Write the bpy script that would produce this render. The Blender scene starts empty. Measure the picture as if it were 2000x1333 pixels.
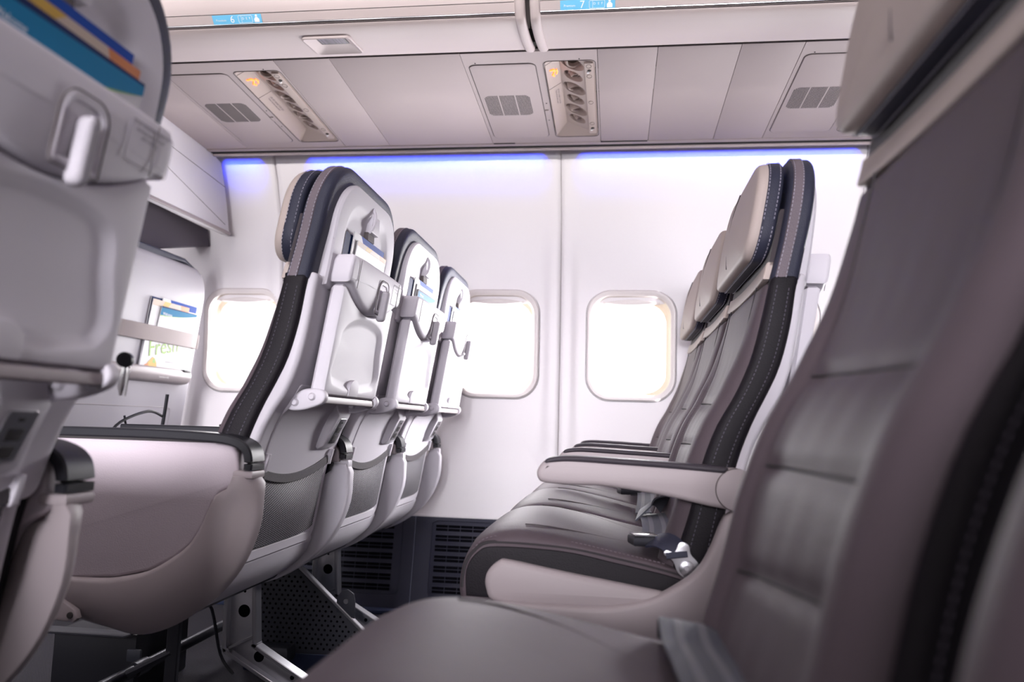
import bpy, bmesh, math, random
from mathutils import Vector, Matrix
from mathutils.geometry import tessellate_polygon
random.seed(7)
sc = bpy.context.scene
COL = sc.collection
PI = math.pi

# ---------------------------------------------------------------- materials
MATS = {}
def mat(name, col, rough=.5, metal=0., bump=None, spec=None, coat=0., emit=None, sheen=0., vary=.0):
    """principled material with a procedural colour break-up and a fine bump (kind, scale, strength)"""
    m = bpy.data.materials.new(name); m.use_nodes = True
    nt = m.node_tree; b = nt.nodes['Principled BSDF']
    b.inputs['Base Color'].default_value = (*col, 1)
    b.inputs['Roughness'].default_value = rough
    b.inputs['Metallic'].default_value = metal
    if spec is not None: b.inputs['Specular IOR Level'].default_value = spec
    if coat: b.inputs['Coat Weight'].default_value = coat; b.inputs['Coat Roughness'].default_value = .25
    if sheen: b.inputs['Sheen Weight'].default_value = sheen
    if emit: b.inputs['Emission Color'].default_value = (*emit[0], 1); b.inputs['Emission Strength'].default_value = emit[1]
    tc = nt.nodes.new('ShaderNodeTexCoord')
    if vary:
        n = nt.nodes.new('ShaderNodeTexNoise'); n.inputs['Scale'].default_value = 7.; n.inputs['Detail'].default_value = 4
        nt.links.new(tc.outputs['Object'], n.inputs['Vector'])
        mx = nt.nodes.new('ShaderNodeMix'); mx.data_type = 'RGBA'
        mx.inputs[6].default_value = (*[c*(1-vary) for c in col], 1); mx.inputs[7].default_value = (*[min(1, c*(1+vary)) for c in col], 1)
        nt.links.new(n.outputs['Fac'], mx.inputs[0]); nt.links.new(mx.outputs[2], b.inputs['Base Color'])
    if bump:
        kind, scale, strength = bump
        if kind == 'leather':
            t = nt.nodes.new('ShaderNodeTexVoronoi'); t.inputs['Scale'].default_value = scale; o = t.outputs['Distance']
        else:
            t = nt.nodes.new('ShaderNodeTexNoise'); t.inputs['Scale'].default_value = scale; t.inputs['Detail'].default_value = 3; o = t.outputs['Fac']
        nt.links.new(tc.outputs['Object'], t.inputs['Vector'])
        bp = nt.nodes.new('ShaderNodeBump'); bp.inputs['Strength'].default_value = strength; bp.inputs['Distance'].default_value = .001
        h = o
        if kind == 'leather':       # soft large wrinkles under the grain
            w = nt.nodes.new('ShaderNodeTexNoise'); w.inputs['Scale'].default_value = 16; w.inputs['Detail'].default_value = 2
            nt.links.new(tc.outputs['Object'], w.inputs['Vector'])
            ml = nt.nodes.new('ShaderNodeMath'); ml.operation = 'MULTIPLY_ADD'; ml.inputs[1].default_value = 3.2
            nt.links.new(w.outputs['Fac'], ml.inputs[0]); nt.links.new(o, ml.inputs[2]); h = ml.outputs[0]
        nt.links.new(h, bp.inputs['Height']); nt.links.new(bp.outputs['Normal'], b.inputs['Normal'])
    MATS[name] = m
    return m

white = mat('white_plastic', (.64, .61, .665), .58, spec=.35, bump=('noise', 900, .12))
latch_m = mat('latch_shaded_plastic', (.36, .34, .37), .75, spec=.2)  # greyed white plastic: shade on the latch put into its colour
cream = mat('cream_plastic', (.335, .29, .30), .5, spec=.35, bump=('noise', 900, .15))
console_m = mat('console_fabric', (.43, .375, .41), .7, bump=('noise', 420, .5), vary=.04)
wall_m = mat('wall_laminate', (.90, .865, .885), .5, bump=('noise', 500, .06))
ceil_m = mat('ceiling_plastic', (.45, .385, .39), .6, spec=.25, bump=('noise', 700, .2), vary=.03)
bin_m = mat('bin_plastic', (.50, .43, .43), .5, spec=.35, bump=('noise', 650, .25))
reveal_m = mat('window_reveal', (.78, .68, .56), .5)
bezel_m = mat('window_bezel', (.80, .745, .73), .42)
taupe = mat('taupe_leather', (.082, .063, .073), .60, spec=.2, bump=('leather', 420, .28), vary=.07)
beige = mat('beige_leather', (.45, .38, .35), .55, spec=.25, bump=('leather', 450, .2), vary=.04)
slate = mat('slate_leather', (.026, .028, .050), .55, spec=.35, bump=('leather', 420, .4), vary=.1)
mauve = mat('mauve_leather', (.15, .122, .142), .5, spec=.3, bump=('leather', 420, .4), vary=.07)
black_l = mat('black_leather', (.011, .009, .012), .55, spec=.16, bump=('leather', 420, .3), vary=.2)
stitch_m = mat('pale_stitching', (.40, .38, .46), .7)
stitch_d = mat('dull_stitching', (.11, .10, .13), .8)
seam_m = mat('dark_seam', (.02, .016, .019), .8)  # dark colour of piping and seam lines
seam_l = mat('seam_line', (.045, .036, .04), .8)
fabric_d = mat('dark_fabric', (.045, .036, .042), .9, bump=('noise', 700, .8), sheen=.2)
black_p = mat('black_rubber', (.012, .012, .016), .45, spec=.25, bump=('noise', 800, .15))
cap_m = mat('armrest_rubber', (.040, .034, .042), .5, spec=.25, bump=('noise', 800, .2))
metal = mat('brushed_aluminium', (.52, .52, .55), .30, 1., bump=('noise', 300, .1))
dmetal = mat('dark_metal', (.045, .045, .055), .4, .7)
belt_m = mat('belt_webbing', (.062, .066, .082), .6, bump=('noise', 900, .5))
belt_s = mat('belt_stripe', (.12, .12, .135), .55)
gap_m = mat('dark_gap', (.004, .004, .004), .9)
groove_m = mat('panel_groove', (.10, .085, .085), .8)
slot_d = mat('dark_slot', (.03, .026, .027), .85)  # dark colour of slots, sockets, screws and buttons
dado_m = mat('slate_kick_panel', (.030, .031, .050), .6, spec=.3, bump=('noise', 600, .35))
slot_m = mat('vent_black', (.002, .002, .004), .9, spec=.1)
perf_m = mat('grey_plate', (.040, .042, .056), .45, .2, bump=('noise', 700, .2))
blue_base = mat('blue_carpet_edge', (.012, .020, .055), .85)
divid_m = mat('divider_laminate', (.80, .775, .82), .45, bump=('noise', 500, .06))
div_dark = mat('plum_shade', (.050, .042, .056), .9, bump=('noise', 300, .3))  # plum tone painting the shaded wall below the divider
shell_m = mat('first_class_shell', (.40, .385, .43), .42)
strap_m = mat('grey_strap', (.30, .255, .255), .75, bump=('noise', 500, .6))
pocket_m = mat('grey_pocket', (.36, .32, .335), .45)
print_txt = mat('grey_print', (.22, .20, .24), .7)
dark_txt = mat('dark_print', (.10, .085, .12), .7)
white_ink = mat('white_ink', (.9, .9, .92), .5)
paper = mat('white_paper', (.56, .55, .57), .45)
navy_i = mat('navy_ink', (.004, .016, .085), .6, spec=.12)
blue_i = mat('royal_blue_ink', (.004, .055, .33), .6, spec=.12)
teal_i = mat('teal_ink', (.006, .17, .34), .6, spec=.12)
green_i = mat('green_ink', (.20, .38, .04), .5)
yellow_i = mat('yellow_ink', (.55, .33, .03), .5)
orange_i = mat('orange_ink', (.55, .17, .03), .5)
photo_i = mat('food_photo_ink', (.50, .40, .32), .5, vary=.35)
sticker_i = mat('sky_blue_sticker', (.16, .52, .80), .45)
sign_m = mat('lit_orange_sign', (.5, .15, .05), .5, emit=((1., .16, .02), 9.))
lens_m = mat('lamp_lens', (.15, .13, .11), .2, coat=.5)
beigep = mat('psu_beige', (.44, .36, .33), .5, spec=.3)
chrome = mat('chrome', (.75, .75, .77), .15, 1.)
barcode_m = mat('dark_label', (.025, .022, .028), .35)

def leaf_text_offset(): return .0006

# window pane: clear acrylic
pane_m = bpy.data.materials.new('window_acrylic'); pane_m.use_nodes = True
_nt = pane_m.node_tree; _nt.nodes.remove(_nt.nodes['Principled BSDF'])
_t = _nt.nodes.new('ShaderNodeBsdfTransparent'); _t.inputs[0].default_value = (.95, .95, .95, 1)
_g = _nt.nodes.new('ShaderNodeBsdfGlossy'); _g.inputs['Roughness'].default_value = .05
_m = _nt.nodes.new('ShaderNodeMixShader'); _m.inputs[0].default_value = .05
_nt.links.new(_t.outputs[0], _m.inputs[1]); _nt.links.new(_g.outputs[0], _m.inputs[2])
_nt.links.new(_m.outputs[0], _nt.nodes['Material Output'].inputs[0])

# woven pocket net: dark cords with small pale openings where the white shell shows
net_m = bpy.data.materials.new('pocket_net'); net_m.use_nodes = True
_nt = net_m.node_tree; _b = _nt.nodes['Principled BSDF']; _b.inputs['Base Color'].default_value = (.010, .009, .016, 1); _b.inputs['Roughness'].default_value = .6
_tc = _nt.nodes.new('ShaderNodeTexCoord'); _mp = _nt.nodes.new('ShaderNodeMapping'); _mp.inputs['Rotation'].default_value = (0, 0, 0)
_sx = _nt.nodes.new('ShaderNodeSeparateXYZ'); _nt.links.new(_tc.outputs['Object'], _sx.inputs[0])
def _mth(op, a, bb=None):
    n = _nt.nodes.new('ShaderNodeMath'); n.operation = op
    for i, v in enumerate((a, bb)):
        if v is None: continue
        if hasattr(v, 'type') or hasattr(v, 'is_linked'): _nt.links.new(v, n.inputs[i])
        else: n.inputs[i].default_value = v
    return n.outputs[0]
_w = 2*PI/.0056
_u = _mth('MULTIPLY', _mth('ADD', _sx.outputs['Y'], _mth('MULTIPLY', _sx.outputs['Z'], .62)), _w)
_v = _mth('MULTIPLY', _mth('SUBTRACT', _mth('MULTIPLY', _sx.outputs['Z'], 1.), _mth('MULTIPLY', _sx.outputs['Y'], .45)), _w)
_p = _mth('GREATER_THAN', _mth('ADD', _mth('SINE', _u), _mth('SINE', _v)), 1.0)
_mx = _nt.nodes.new('ShaderNodeMix'); _mx.data_type = 'RGBA'; _mx.inputs[6].default_value = (.010, .009, .016, 1); _mx.inputs[7].default_value = (.62, .59, .64, 1)
_nt.links.new(_p, _mx.inputs[0]); _nt.links.new(_mx.outputs[2], _b.inputs['Base Color'])

# carpet: dark with fine diagonal woven threads
carpet = bpy.data.materials.new('woven_carpet'); carpet.use_nodes = True
_nt = carpet.node_tree; _b = _nt.nodes['Principled BSDF']; _b.inputs['Roughness'].default_value = .95
_tc = _nt.nodes.new('ShaderNodeTexCoord')
def _wave(rot, scale):
    mp = _nt.nodes.new('ShaderNodeMapping'); mp.inputs['Rotation'].default_value = (0, 0, rot)
    _nt.links.new(_tc.outputs['Object'], mp.inputs[0])
    w = _nt.nodes.new('ShaderNodeTexWave'); w.inputs['Scale'].default_value = scale; w.inputs['Distortion'].default_value = .6; w.inputs['Detail'].default_value = 1
    _nt.links.new(mp.outputs[0], w.inputs['Vector']); return w.outputs['Fac']
_a = _wave(.9, 120); _c = _wave(-.65, 84)
_mu = _mth('MULTIPLY', _a, _c)
_cr = _nt.nodes.new('ShaderNodeMix'); _cr.data_type = 'RGBA'
_cr.inputs[6].default_value = (.010, .010, .017, 1); _cr.inputs[7].default_value = (.115, .105, .125, 1)
_nt.links.new(_mu, _cr.inputs[0]); _nt.links.new(_cr.outputs[2], _b.inputs['Base Color'])
_bp = _nt.nodes.new('ShaderNodeBump'); _bp.inputs['Strength'].default_value = .6; _bp.inputs['Distance'].default_value = .002
_nt.links.new(_mu, _bp.inputs['Height']); _nt.links.new(_bp.outputs[0], _b.inputs['Normal'])

# ---------------------------------------------------------------- object helpers
def tag(o, label=None, cat=None, group=None, kind=None):
    for k, v in (('label', label), ('category', cat), ('group', group), ('kind', kind)):
        if v: o[k] = v
    return o
def thing(name, loc, label, cat, group=None, kind=None):
    o = bpy.data.objects.new(name, None); COL.objects.link(o); o.location = loc
    o.empty_display_size = .05
    return tag(o, label, cat, group, kind)
def obj(name, bm, mats, parent=None, sharp=42, smooth=True):
    bmesh.ops.remove_doubles(bm, verts=bm.verts, dist=1e-6)
    bmesh.ops.recalc_face_normals(bm, faces=bm.faces)
    me = bpy.data.meshes.new(name); bm.to_mesh(me); bm.free()
    for m in (mats if isinstance(mats, (list, tuple)) else [mats]): me.materials.append(m)
    if smooth:
        for p in me.polygons: p.use_smooth = True
        me.set_sharp_from_angle(angle=math.radians(sharp))
    o = bpy.data.objects.new(name, me); COL.objects.link(o)
    if parent: o.parent = parent
    return o
def copy_tree(o, parent=None):
    c = o.copy(); COL.objects.link(c)
    if parent: c.parent = parent
    for ch in list(o.children): copy_tree(ch, c)
    return c
def text(name, body, size, origin, xdir, ydir, m, parent=None, align='LEFT', extrude=0.):
    cu = bpy.data.curves.new(name, 'FONT'); cu.body = body; cu.size = size; cu.align_x = align; cu.align_y = 'CENTER'
    cu.resolution_u = 2; cu.extrude = extrude
    cu.materials.append(m)
    o0 = bpy.data.objects.new(name, cu)
    me = bpy.data.meshes.new_from_object(o0); bpy.data.objects.remove(o0); bpy.data.curves.remove(cu); me.name = name
    o = bpy.data.objects.new(name, me); COL.objects.link(o)
    x = Vector(xdir).normalized(); y = Vector(ydir); y = (y - x*y.dot(x)).normalized(); z = x.cross(y)
    M = Matrix((x, y, z)).transposed().to_4x4(); M.translation = Vector(origin)
    if parent: o.parent = parent
    o.matrix_local = M
    return o

# ---------------------------------------------------------------- shape helpers
def BM(): return bmesh.new()
def lerp(a, b, t): return a + (b-a)*t
def interp(knots):
    """smooth monotone-ish interpolation of (x,y) knots -> function (Catmull-Rom / Hermite)"""
    xs = [k[0] for k in knots]; ys = [k[1] for k in knots]; n = len(xs)
    m = []
    for i in range(n):
        if i == 0: m.append((ys[1]-ys[0])/(xs[1]-xs[0]))
        elif i == n-1: m.append((ys[-1]-ys[-2])/(xs[-1]-xs[-2]))
        else: m.append(.5*((ys[i+1]-ys[i])/(xs[i+1]-xs[i]) + (ys[i]-ys[i-1])/(xs[i]-xs[i-1])))
    def f(x):
        if x <= xs[0]: return ys[0] + m[0]*(x-xs[0])
        if x >= xs[-1]: return ys[-1] + m[-1]*(x-xs[-1])
        for i in range(n-1):
            if x <= xs[i+1]:
                h = xs[i+1]-xs[i]; t = (x-xs[i])/h
                return ((2*t**3-3*t*t+1)*ys[i] + (t**3-2*t*t+t)*h*m[i] + (-2*t**3+3*t*t)*ys[i+1] + (t**3-t*t)*h*m[i+1])
    return f
def catmull(pts, n=6, closed=False):
    out = []; N = len(pts)
    idx = range(N if closed else N-1)
    for i in idx:
        if closed: p0, p1, p2, p3 = pts[(i-1) % N], pts[i], pts[(i+1) % N], pts[(i+2) % N]
        else: p0, p1, p2, p3 = pts[max(i-1, 0)], pts[i], pts[i+1], pts[min(i+2, N-1)]
        for k in range(n):
            t = k/n
            out.append(tuple(.5*((2*b) + (-a+c)*t + (2*a-5*b+4*c-d)*t*t + (-a+3*b-3*c+d)*t**3) for a, b, c, d in zip(p0, p1, p2, p3)))
    if not closed: out.append(tuple(pts[-1]))
    return out
def rrect(x0, x1, y0, y1, r, n=6):
    """rounded rectangle, counter-clockwise; r = one radius or (bl, br, tr, tl)"""
    r = (r,)*4 if not isinstance(r, (tuple, list)) else r
    out = []
    for (cx, cy, a0), rr in zip(((x0, y0, PI), (x1, y0, 1.5*PI), (x1, y1, 0), (x0, y1, .5*PI)), r):
        sx = 1 if cx == x0 else -1; sy = 1 if cy == y0 else -1
        if rr < 1e-6: out.append((cx, cy)); continue
        for k in range(n+1):
            a = a0 + k/n*PI/2
            out.append((cx+sx*rr+rr*math.cos(a), cy+sy*rr+rr*math.sin(a)))
    return out
def densify(poly, step):
    out = []
    for i, p in enumerate(poly):
        q = poly[(i+1) % len(poly)]; L = math.dist(p, q); k = max(1, int(L/step))
        for j in range(k): out.append((lerp(p[0], q[0], j/k), lerp(p[1], q[1], j/k)))
    return out
def area(poly): return .5*sum(p[0]*q[1]-q[0]*p[1] for p, q in zip(poly, poly[1:]+poly[:1]))
def inset(poly, r):
    N = len(poly); out = []
    for i in range(N):
        a, b, c = poly[i-1], poly[i], poly[(i+1) % N]
        e1 = (b[0]-a[0], b[1]-a[1]); e2 = (c[0]-b[0], c[1]-b[1])
        l1 = math.hypot(*e1) or 1; l2 = math.hypot(*e2) or 1
        n1 = (-e1[1]/l1, e1[0]/l1); n2 = (-e2[1]/l2, e2[0]/l2)
        mx, my = n1[0]+n2[0], n1[1]+n2[1]; d = mx*mx+my*my
        k = min(2/d if d > 1e-6 else 1, 1.6)
        out.append((b[0]+mx*k*r, b[1]+my*k*r))
    return out
def bridge(bm, A, B):
    N = len(A)
    for i in range(N):
        j = (i+1) % N
        try: bm.faces.new((A[i], A[j], B[j], B[i]))
        except ValueError: pass
def slab(bm, poly, d0, d1, r, fn, bulge0=0., bulge1=0., seg=3, ks=(0, .4, .75, .93), step=.03, ngon=False, mi=0):
    """rounded plate with outline poly in (a,b), thickness d0..d1, mapped by fn(a,b,d); bulge pillows the two faces"""
    if area(poly) < 0: poly = poly[::-1]
    poly = densify(poly, step) if step else list(poly)
    f0 = len(bm.faces)
    r = max(r, 1e-5)
    ins = inset(poly, r); N = len(poly)
    cx = sum(p[0] for p in ins)/N; cy = sum(p[1] for p in ins)/N
    layers = []
    def cap(d, bul, sgn):
        L = []
        for k in ks:
            dd = d + sgn*bul*(1-k**2.2)
            if k == 0: L.append([bm.verts.new(fn(cx, cy, dd))])
            else: L.append([bm.verts.new(fn(lerp(cx, p[0], k), lerp(cy, p[1], k), dd)) for p in ins])
        return L
    front = [] if ngon else cap(d0, bulge0, -1)
    edge = []
    for i in range(seg+1):
        a = i/seg*PI/2; off = r*(1-math.sin(a)); q = inset(poly, off)
        edge.append([bm.verts.new(fn(p[0], p[1], d0+r*(1-math.cos(a)))) for p in q])
    for i in range(seg+1):
        a = (1-i/seg)*PI/2; off = r*(1-math.sin(a)); q = inset(poly, off)
        edge.append([bm.verts.new(fn(p[0], p[1], d1-r*(1-math.cos(a)))) for p in q])
    back = [] if ngon else cap(d1, bulge1, 1)[::-1]
    seq = front + edge + back
    for A, B in zip(seq, seq[1:]):
        if len(A) == 1:
            for i in range(N): bm.faces.new((A[0], B[i], B[(i+1) % N]))
        elif len(B) == 1:
            for i in range(N): bm.faces.new((B[0], A[(i+1) % N], A[i]))
        else: bridge(bm, A, B)
    if ngon:
        q2 = inset(poly, r)
        tri = tessellate_polygon([[Vector((p[0], p[1], 0)) for p in q2]])
        for L_ in (edge[0], edge[-1]):
            for t3 in tri:
                try: bm.faces.new([L_[k] for k in t3])
                except ValueError: pass
    bm.faces.ensure_lookup_table()
    if mi:
        for f in bm.faces[f0:]: f.material_index = mi
def by_angle(poly, c, angs):
    """points where rays from c at the given angles meet the closed polygon"""
    out = []
    for a in angs:
        dx, dy = math.cos(a), math.sin(a); best = None
        for p, q in zip(poly, poly[1:]+poly[:1]):
            ex, ey = q[0]-p[0], q[1]-p[1]; den = dx*ey-dy*ex
            if abs(den) < 1e-12: continue
            px, py = p[0]-c[0], p[1]-c[1]
            t = (px*ey-py*ex)/den; u = (px*dy-py*dx)/den
            if t > 0 and -1e-9 <= u <= 1+1e-9 and (best is None or t > best): best = t
        out.append((c[0]+dx*best, c[1]+dy*best))
    return out
def ringed(bm, polys, fn, c, N=96, extra=(), caps=(False, False)):
    """surface through a list of (poly, d) rings, matched by angle about c"""
    angs = sorted({round((2*PI*i/N) % (2*PI), 6) for i in range(N)} | {round(math.atan2(y-c[1], x-c[0]) % (2*PI), 6) for x, y in extra})
    rows = [[bm.verts.new(fn(a, b, d)) for a, b in by_angle(p, c, angs)] for p, d in polys]
    for A, B in zip(rows, rows[1:]): bridge(bm, A, B)
    if caps[0]: bm.faces.new(rows[0])
    if caps[1]: bm.faces.new(rows[-1])
def tube(bm, pts, r, n=8, closed=False, flat=None, caps=True):
    """tube along a polyline; flat=(wx, wy, up) sweeps a rectangle instead"""
    P = [Vector(p) for p in pts]; N = len(P); rows = []
    prev = None
    for i, p in enumerate(P):
        if closed: t = (P[(i+1) % N]-P[i-1])
        else: t = (P[min(i+1, N-1)]-P[max(i-1, 0)])
        t.normalize()
        if flat: u = Vector(flat[2])
        else: u = prev if prev is not None else (Vector((0, 0, 1)) if abs(t.z) < .9 else Vector((1, 0, 0)))
        u = (u - t*u.dot(t)).normalized(); v = t.cross(u); prev = u
        rr = r[i] if isinstance(r, (list, tuple)) else r
        if flat:
            w, h = flat[0]/2, flat[1]/2
            c = min(w, h)*.35
            sec = [(w, h-c), (w-c, h), (-w+c, h), (-w, h-c), (-w, -h+c), (-w+c, -h), (w-c, -h), (w, -h+c)]
            rows.append([bm.verts.new(p + v*a + u*b) for a, b in sec])
        else:
            rows.append([bm.verts.new(p + (u*math.cos(2*PI*k/n) + v*math.sin(2*PI*k/n))*rr) for k in range(n)])
    for A, B in zip(rows, rows[1:]): bridge(bm, A, B)
    if closed: bridge(bm, rows[-1], rows[0])
    elif caps: bm.faces.new(rows[0][::-1]); bm.faces.new(rows[-1])
def box(bm, lo, hi, r=.002, mi=0):
    x0, y0, z0 = lo; x1, y1, z1 = hi
    r = min(r, .45*min(x1-x0, y1-y0, z1-z0))
    slab(bm, [(x0, y0), (x1, y0), (x1, y1), (x0, y1)], z0, z1, r, lambda a, b, d: (a, b, d), seg=2, step=0, ngon=True, mi=mi)
def disc(bm, c, ax, r, h, n=20, r2=None, mi=0, ch=.2):
    """short bevelled cylinder from c along ax"""
    ax = Vector(ax).normalized(); c = Vector(c); u = ax.orthogonal().normalized(); v = ax.cross(u); r2 = r if r2 is None else r2
    f0 = len(bm.faces)
    prof = [(r, 0), (lerp(r, r2, .8), h*(1-ch)), (r2*(1-ch*.4), h)]
    rows = [[bm.verts.new(c+ax*hh+(u*math.cos(2*PI*k/n)+v*math.sin(2*PI*k/n))*rr) for k in range(n)] for rr, hh in prof]
    for A, B in zip(rows, rows[1:]): bridge(bm, A, B)
    bm.faces.new(rows[0][::-1]); bm.faces.new(rows[-1])
    bm.faces.ensure_lookup_table()
    for f in bm.faces[f0:]: f.material_index = mi
def lathe(bm, c, ax, prof, n=28, uvec=None, sq=1.):
    ax = Vector(ax).normalized(); c = Vector(c); u = (Vector(uvec) if uvec else ax.orthogonal()).normalized(); v = ax.cross(u)
    rows = [[bm.verts.new(c+ax*h+(u*math.cos(2*PI*k/n)*sq+v*math.sin(2*PI*k/n))*r) for k in range(n)] for r, h in prof]
    for A, B in zip(rows, rows[1:]): bridge(bm, A, B)
    return rows
def dashes(bm, pts, w=.0007, L=.0042, gap=.0030):
    """a row of stitches along a polyline"""
    P = [Vector(p) for p in pts]; acc = 0.; pos = 0.; on = True; cur = [P[0]]; need = L
    for a, b in zip(P, P[1:]):
        d = (b-a).length; s = 0.
        while d - s >= need:
            s += need; q = a.lerp(b, s/d)
            if on:
                cur.append(q); tube(bm, [cur[0], cur[-1]], w, 4, caps=False)
            cur = [q]; on = not on; need = L if on else gap
        need -= d - s
P_XZ = lambda y0: (lambda a, b, d: (a, y0+d, b))

# ================================================================ CAMERA
yaw, pitch, roll = 1.32423719e-01, 1.05251979e-01, 2.80700070e-02
FPX = 1518.392
cyw, syw, cp, sp = math.cos(yaw), math.sin(yaw), math.cos(pitch), math.sin(pitch)
fwd = Vector((-syw*cp, cyw*cp, sp)); right = Vector((cyw, syw, 0)); down = fwd.cross(right)
cr, sr = math.cos(roll), math.sin(roll)
right, down = right*cr - down*sr, right*sr + down*cr
cam = bpy.data.cameras.new('camera'); co = bpy.data.objects.new('camera', cam); COL.objects.link(co)
Mx = Matrix((right, -down, -fwd)).transposed().to_4x4(); Mx.translation = (0, 0, .70)
co.matrix_world = Mx
cam.sensor_width = 36; cam.lens = FPX/2000*36; cam.clip_start = .02; cam.clip_end = 60
cam.dof.use_dof = True; cam.dof.focus_distance = 1.75; cam.dof.aperture_fstop = 3.4
sc.camera = co

# ================================================================ SEAT PROFILES (s = aft, t = across, z = up)
S = interp([(.44, .088), (.50, .103), (.565, .123), (.644, .143), (.707, .167), (.758, .196), (.817, .221), (.89, .240), (.945, .252),
            (1.006, .267), (1.08, .281), (1.14, .291), (1.20, .299)])        # front of the back cushion
SB = interp([(.44, .160), (.642, .200), (.708, .224), (.767, .253), (.801, .268), (.869, .286), (.94, .297), (1.0, .309), (1.05, .320), (1.1, .328), (1.2, .342)])  # rear of the leather
RS = interp([(.42, .176), (.50, .190), (.60, .207), (.66, .224), (.70, .241), (.74, .266), (.80, .288), (.95, .314), (1.0, .322), (1.1, .335), (1.2, .347)])   # rear of the plastic shell
T = lambda z: .318 + (z-.742)*.155                                          # rear of the stowed tray
back = lambda t, z, d: (S(z)+d, t, z)
backr = lambda t, z, d: (SB(z)+d, t, z)
shell = lambda t, z, d: (RS(z)+d, t, z)
tray = lambda t, z, d: (T(z)+d, t, z)
# variable-thickness leather body: d in 0..1 between front and rear profile
def lbody(t, z, d): return (lerp(S(z), SB(z), d/.05), t, z)      # d in metres, 0 front .. .05 rear

def build_seat(name, label, group, loc):
    st = thing(name, loc, label, 'seat', group)
    # --- seat cushion
    side = catmull([(.155, .455), (.09, .476), (.004, .492), (-.08, .506), (-.155, .512), (-.205, .503), (-.235, .482), (-.249, .445), (-.246, .405), (-.215, .398), (0, .405), (.13, .405)], 5, True)
    cxs, czs = -.04, .45
    bm = BM(); rows = []
    for t, k, cr_ in ((-.222, .86, 0), (-.222, .93, 0), (-.219, .975, 0), (-.212, 1., .004), (-.19, 1., .010), (-.14, 1., .015), (-.07, 1., .017), (0, 1., .017), (.07, 1., .017), (.14, 1., .015), (.19, 1., .010), (.212, 1., .004), (.219, .975, 0), (.222, .93, 0), (.222, .86, 0)):
        row = []
        for a, b in side:
            z = czs+(b-czs)*k; up = max(0., (b-.47)/.04)
            x = cxs+(a-cxs)*lerp(1, k, .35)
            x -= .010*min(1., cr_/.015)*max(0, min(1, (-.15-a)/.08))
            row.append(bm.verts.new((x, t, z + cr_*min(1., up))))
        rows.append(row)
    for A, B in zip(rows, rows[1:]): bridge(bm, A, B)
    bm.faces.new(rows[0]); bm.faces.new(rows[-1][::-1])
    cu = obj('cushion', bm, taupe, st, 60)
    # dark side panels of the cushion
    for sg in (-1, 1):
        bm = BM()
        lo = catmull([(-.240, .412), (-.241, .455), (-.222, .485), (-.19, .495), (-.08, .492), (.004, .478), (.09, .462), (.15, .445)], 5) + [(.14, .410), (-.1, .408)]
        slab(bm, lo, .0, .006, .0025, lambda a, b, d: (a, sg*(.2185+d), b), ngon=True, step=0)
        obj('cushion_side', bm, black_l, cu)['label'] = 'black leather side of the cushion'
    for sg in (-1, 1):
        bm = BM()
        pth = catmull([(-.247, sg*.219, .425), (-.243, sg*.219, .462), (-.226, sg*.219, .488), (-.195, sg*.219, .501), (-.08, sg*.219, .498), (.004, sg*.219, .485), (.09, sg*.219, .468), (.15, sg*.219, .452)], 5)
        tube(bm, pth, .0035, 6)
        obj('piping', bm, seam_m, cu)
    bm = BM()
    def top_z(s, t):   # top of the cushion
        for p, q in zip(side, side[1:]):
            if (p[0]-s)*(q[0]-s) <= 0 and p[1] > .44 and q[1] > .44 and p[0] != q[0]:
                b = lerp(p[1], q[1], (s-p[0])/(q[0]-p[0])); break
        else: b = .47
        cr_ = .017*max(0, 1-(abs(t)/.222)**3)
        return b + cr_*min(1, max(0, (b-.47)/.04))
    for sg in (-1, 1):
        tube(bm, [(s, sg*(.165-.10*((s+.15)/.22)**2 if s < .07 else .065), top_z(s, .12)-.0002) for s in [(-.15+.2*i/10) for i in range(11)]], .0011, 5)
    tube(bm, [(.045, t, top_z(.045, t)-.0002) for t in [-.05+.1*i/6 for i in range(7)]], .0012, 5)
    obj('seam', bm, seam_l, cu)
    bm = BM()
    for sg in (-1, 1):
        dashes(bm, catmull([(-.232, sg*.2165, .487), (-.198, sg*.213, .5095), (-.08, sg*.213, .5075), (.004, sg*.213, .4935), (.09, sg*.213, .4775)], 6), .0009)
    obj('stitching', bm, mauve, cu)['kind'] = 'stuff'
    # --- back: leather body below, head cover above
    bm = BM()
    slab(bm, rrect(-.222, .222, .45, .955, (.03, .03, .004, .004)), .002, .050, .010, lbody, ks=(0, .3, .55, .75, .9, .97), step=.02)
    bk = obj('backrest', bm, black_l, st); bk['label'] = 'backrest with black leather sides'
    TUCKS = ((.746, .035), (.669, -.01), (.585, -.10))
    def bolst(t, z): # front pillow of the panel: bolsters at both sides, hollow in the middle
        u = abs(t)/.213
        low = max(0., min(1., (.93-z)/.15))
        v = -.006 - .016*math.exp(-((u-.80)/.16)**2)*low - .004*(1-u*u)*(1-low)
        v += .010*max(0, u-.93)/.07
        for zz, tl in TUCKS:                      # tucks
            if u < .67: v += .0042*math.exp(-((z-zz-tl*t)/.008)**2)*max(0, min(1, (.67-u)/.05))
        v += .0007*math.sin(t*95+z*9)*math.sin(z*31+1.3)*low*max(0, 1-u*1.5)
        v += .006*math.exp(-((u-.69)/.035)**2)*low    # valley beside the bolster
        return v
    bm = BM(); nT, nZ = 44, 70; grid = []
    zs = [lerp(.452, .952, i/nZ) for i in range(nZ+1)]
    ts = [-.210+.420*i/nT for i in range(nT+1)]
    for z in zs: grid.append([bm.verts.new((S(z)+bolst(t, z)+(.016*max(0, (z-.935)/.017)**2 if z > .935 else 0), t, z)) for t in ts])
    for i in range(nZ):
        for j in range(nT): bm.faces.new((grid[i][j], grid[i][j+1], grid[i+1][j+1], grid[i+1][j]))
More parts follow.
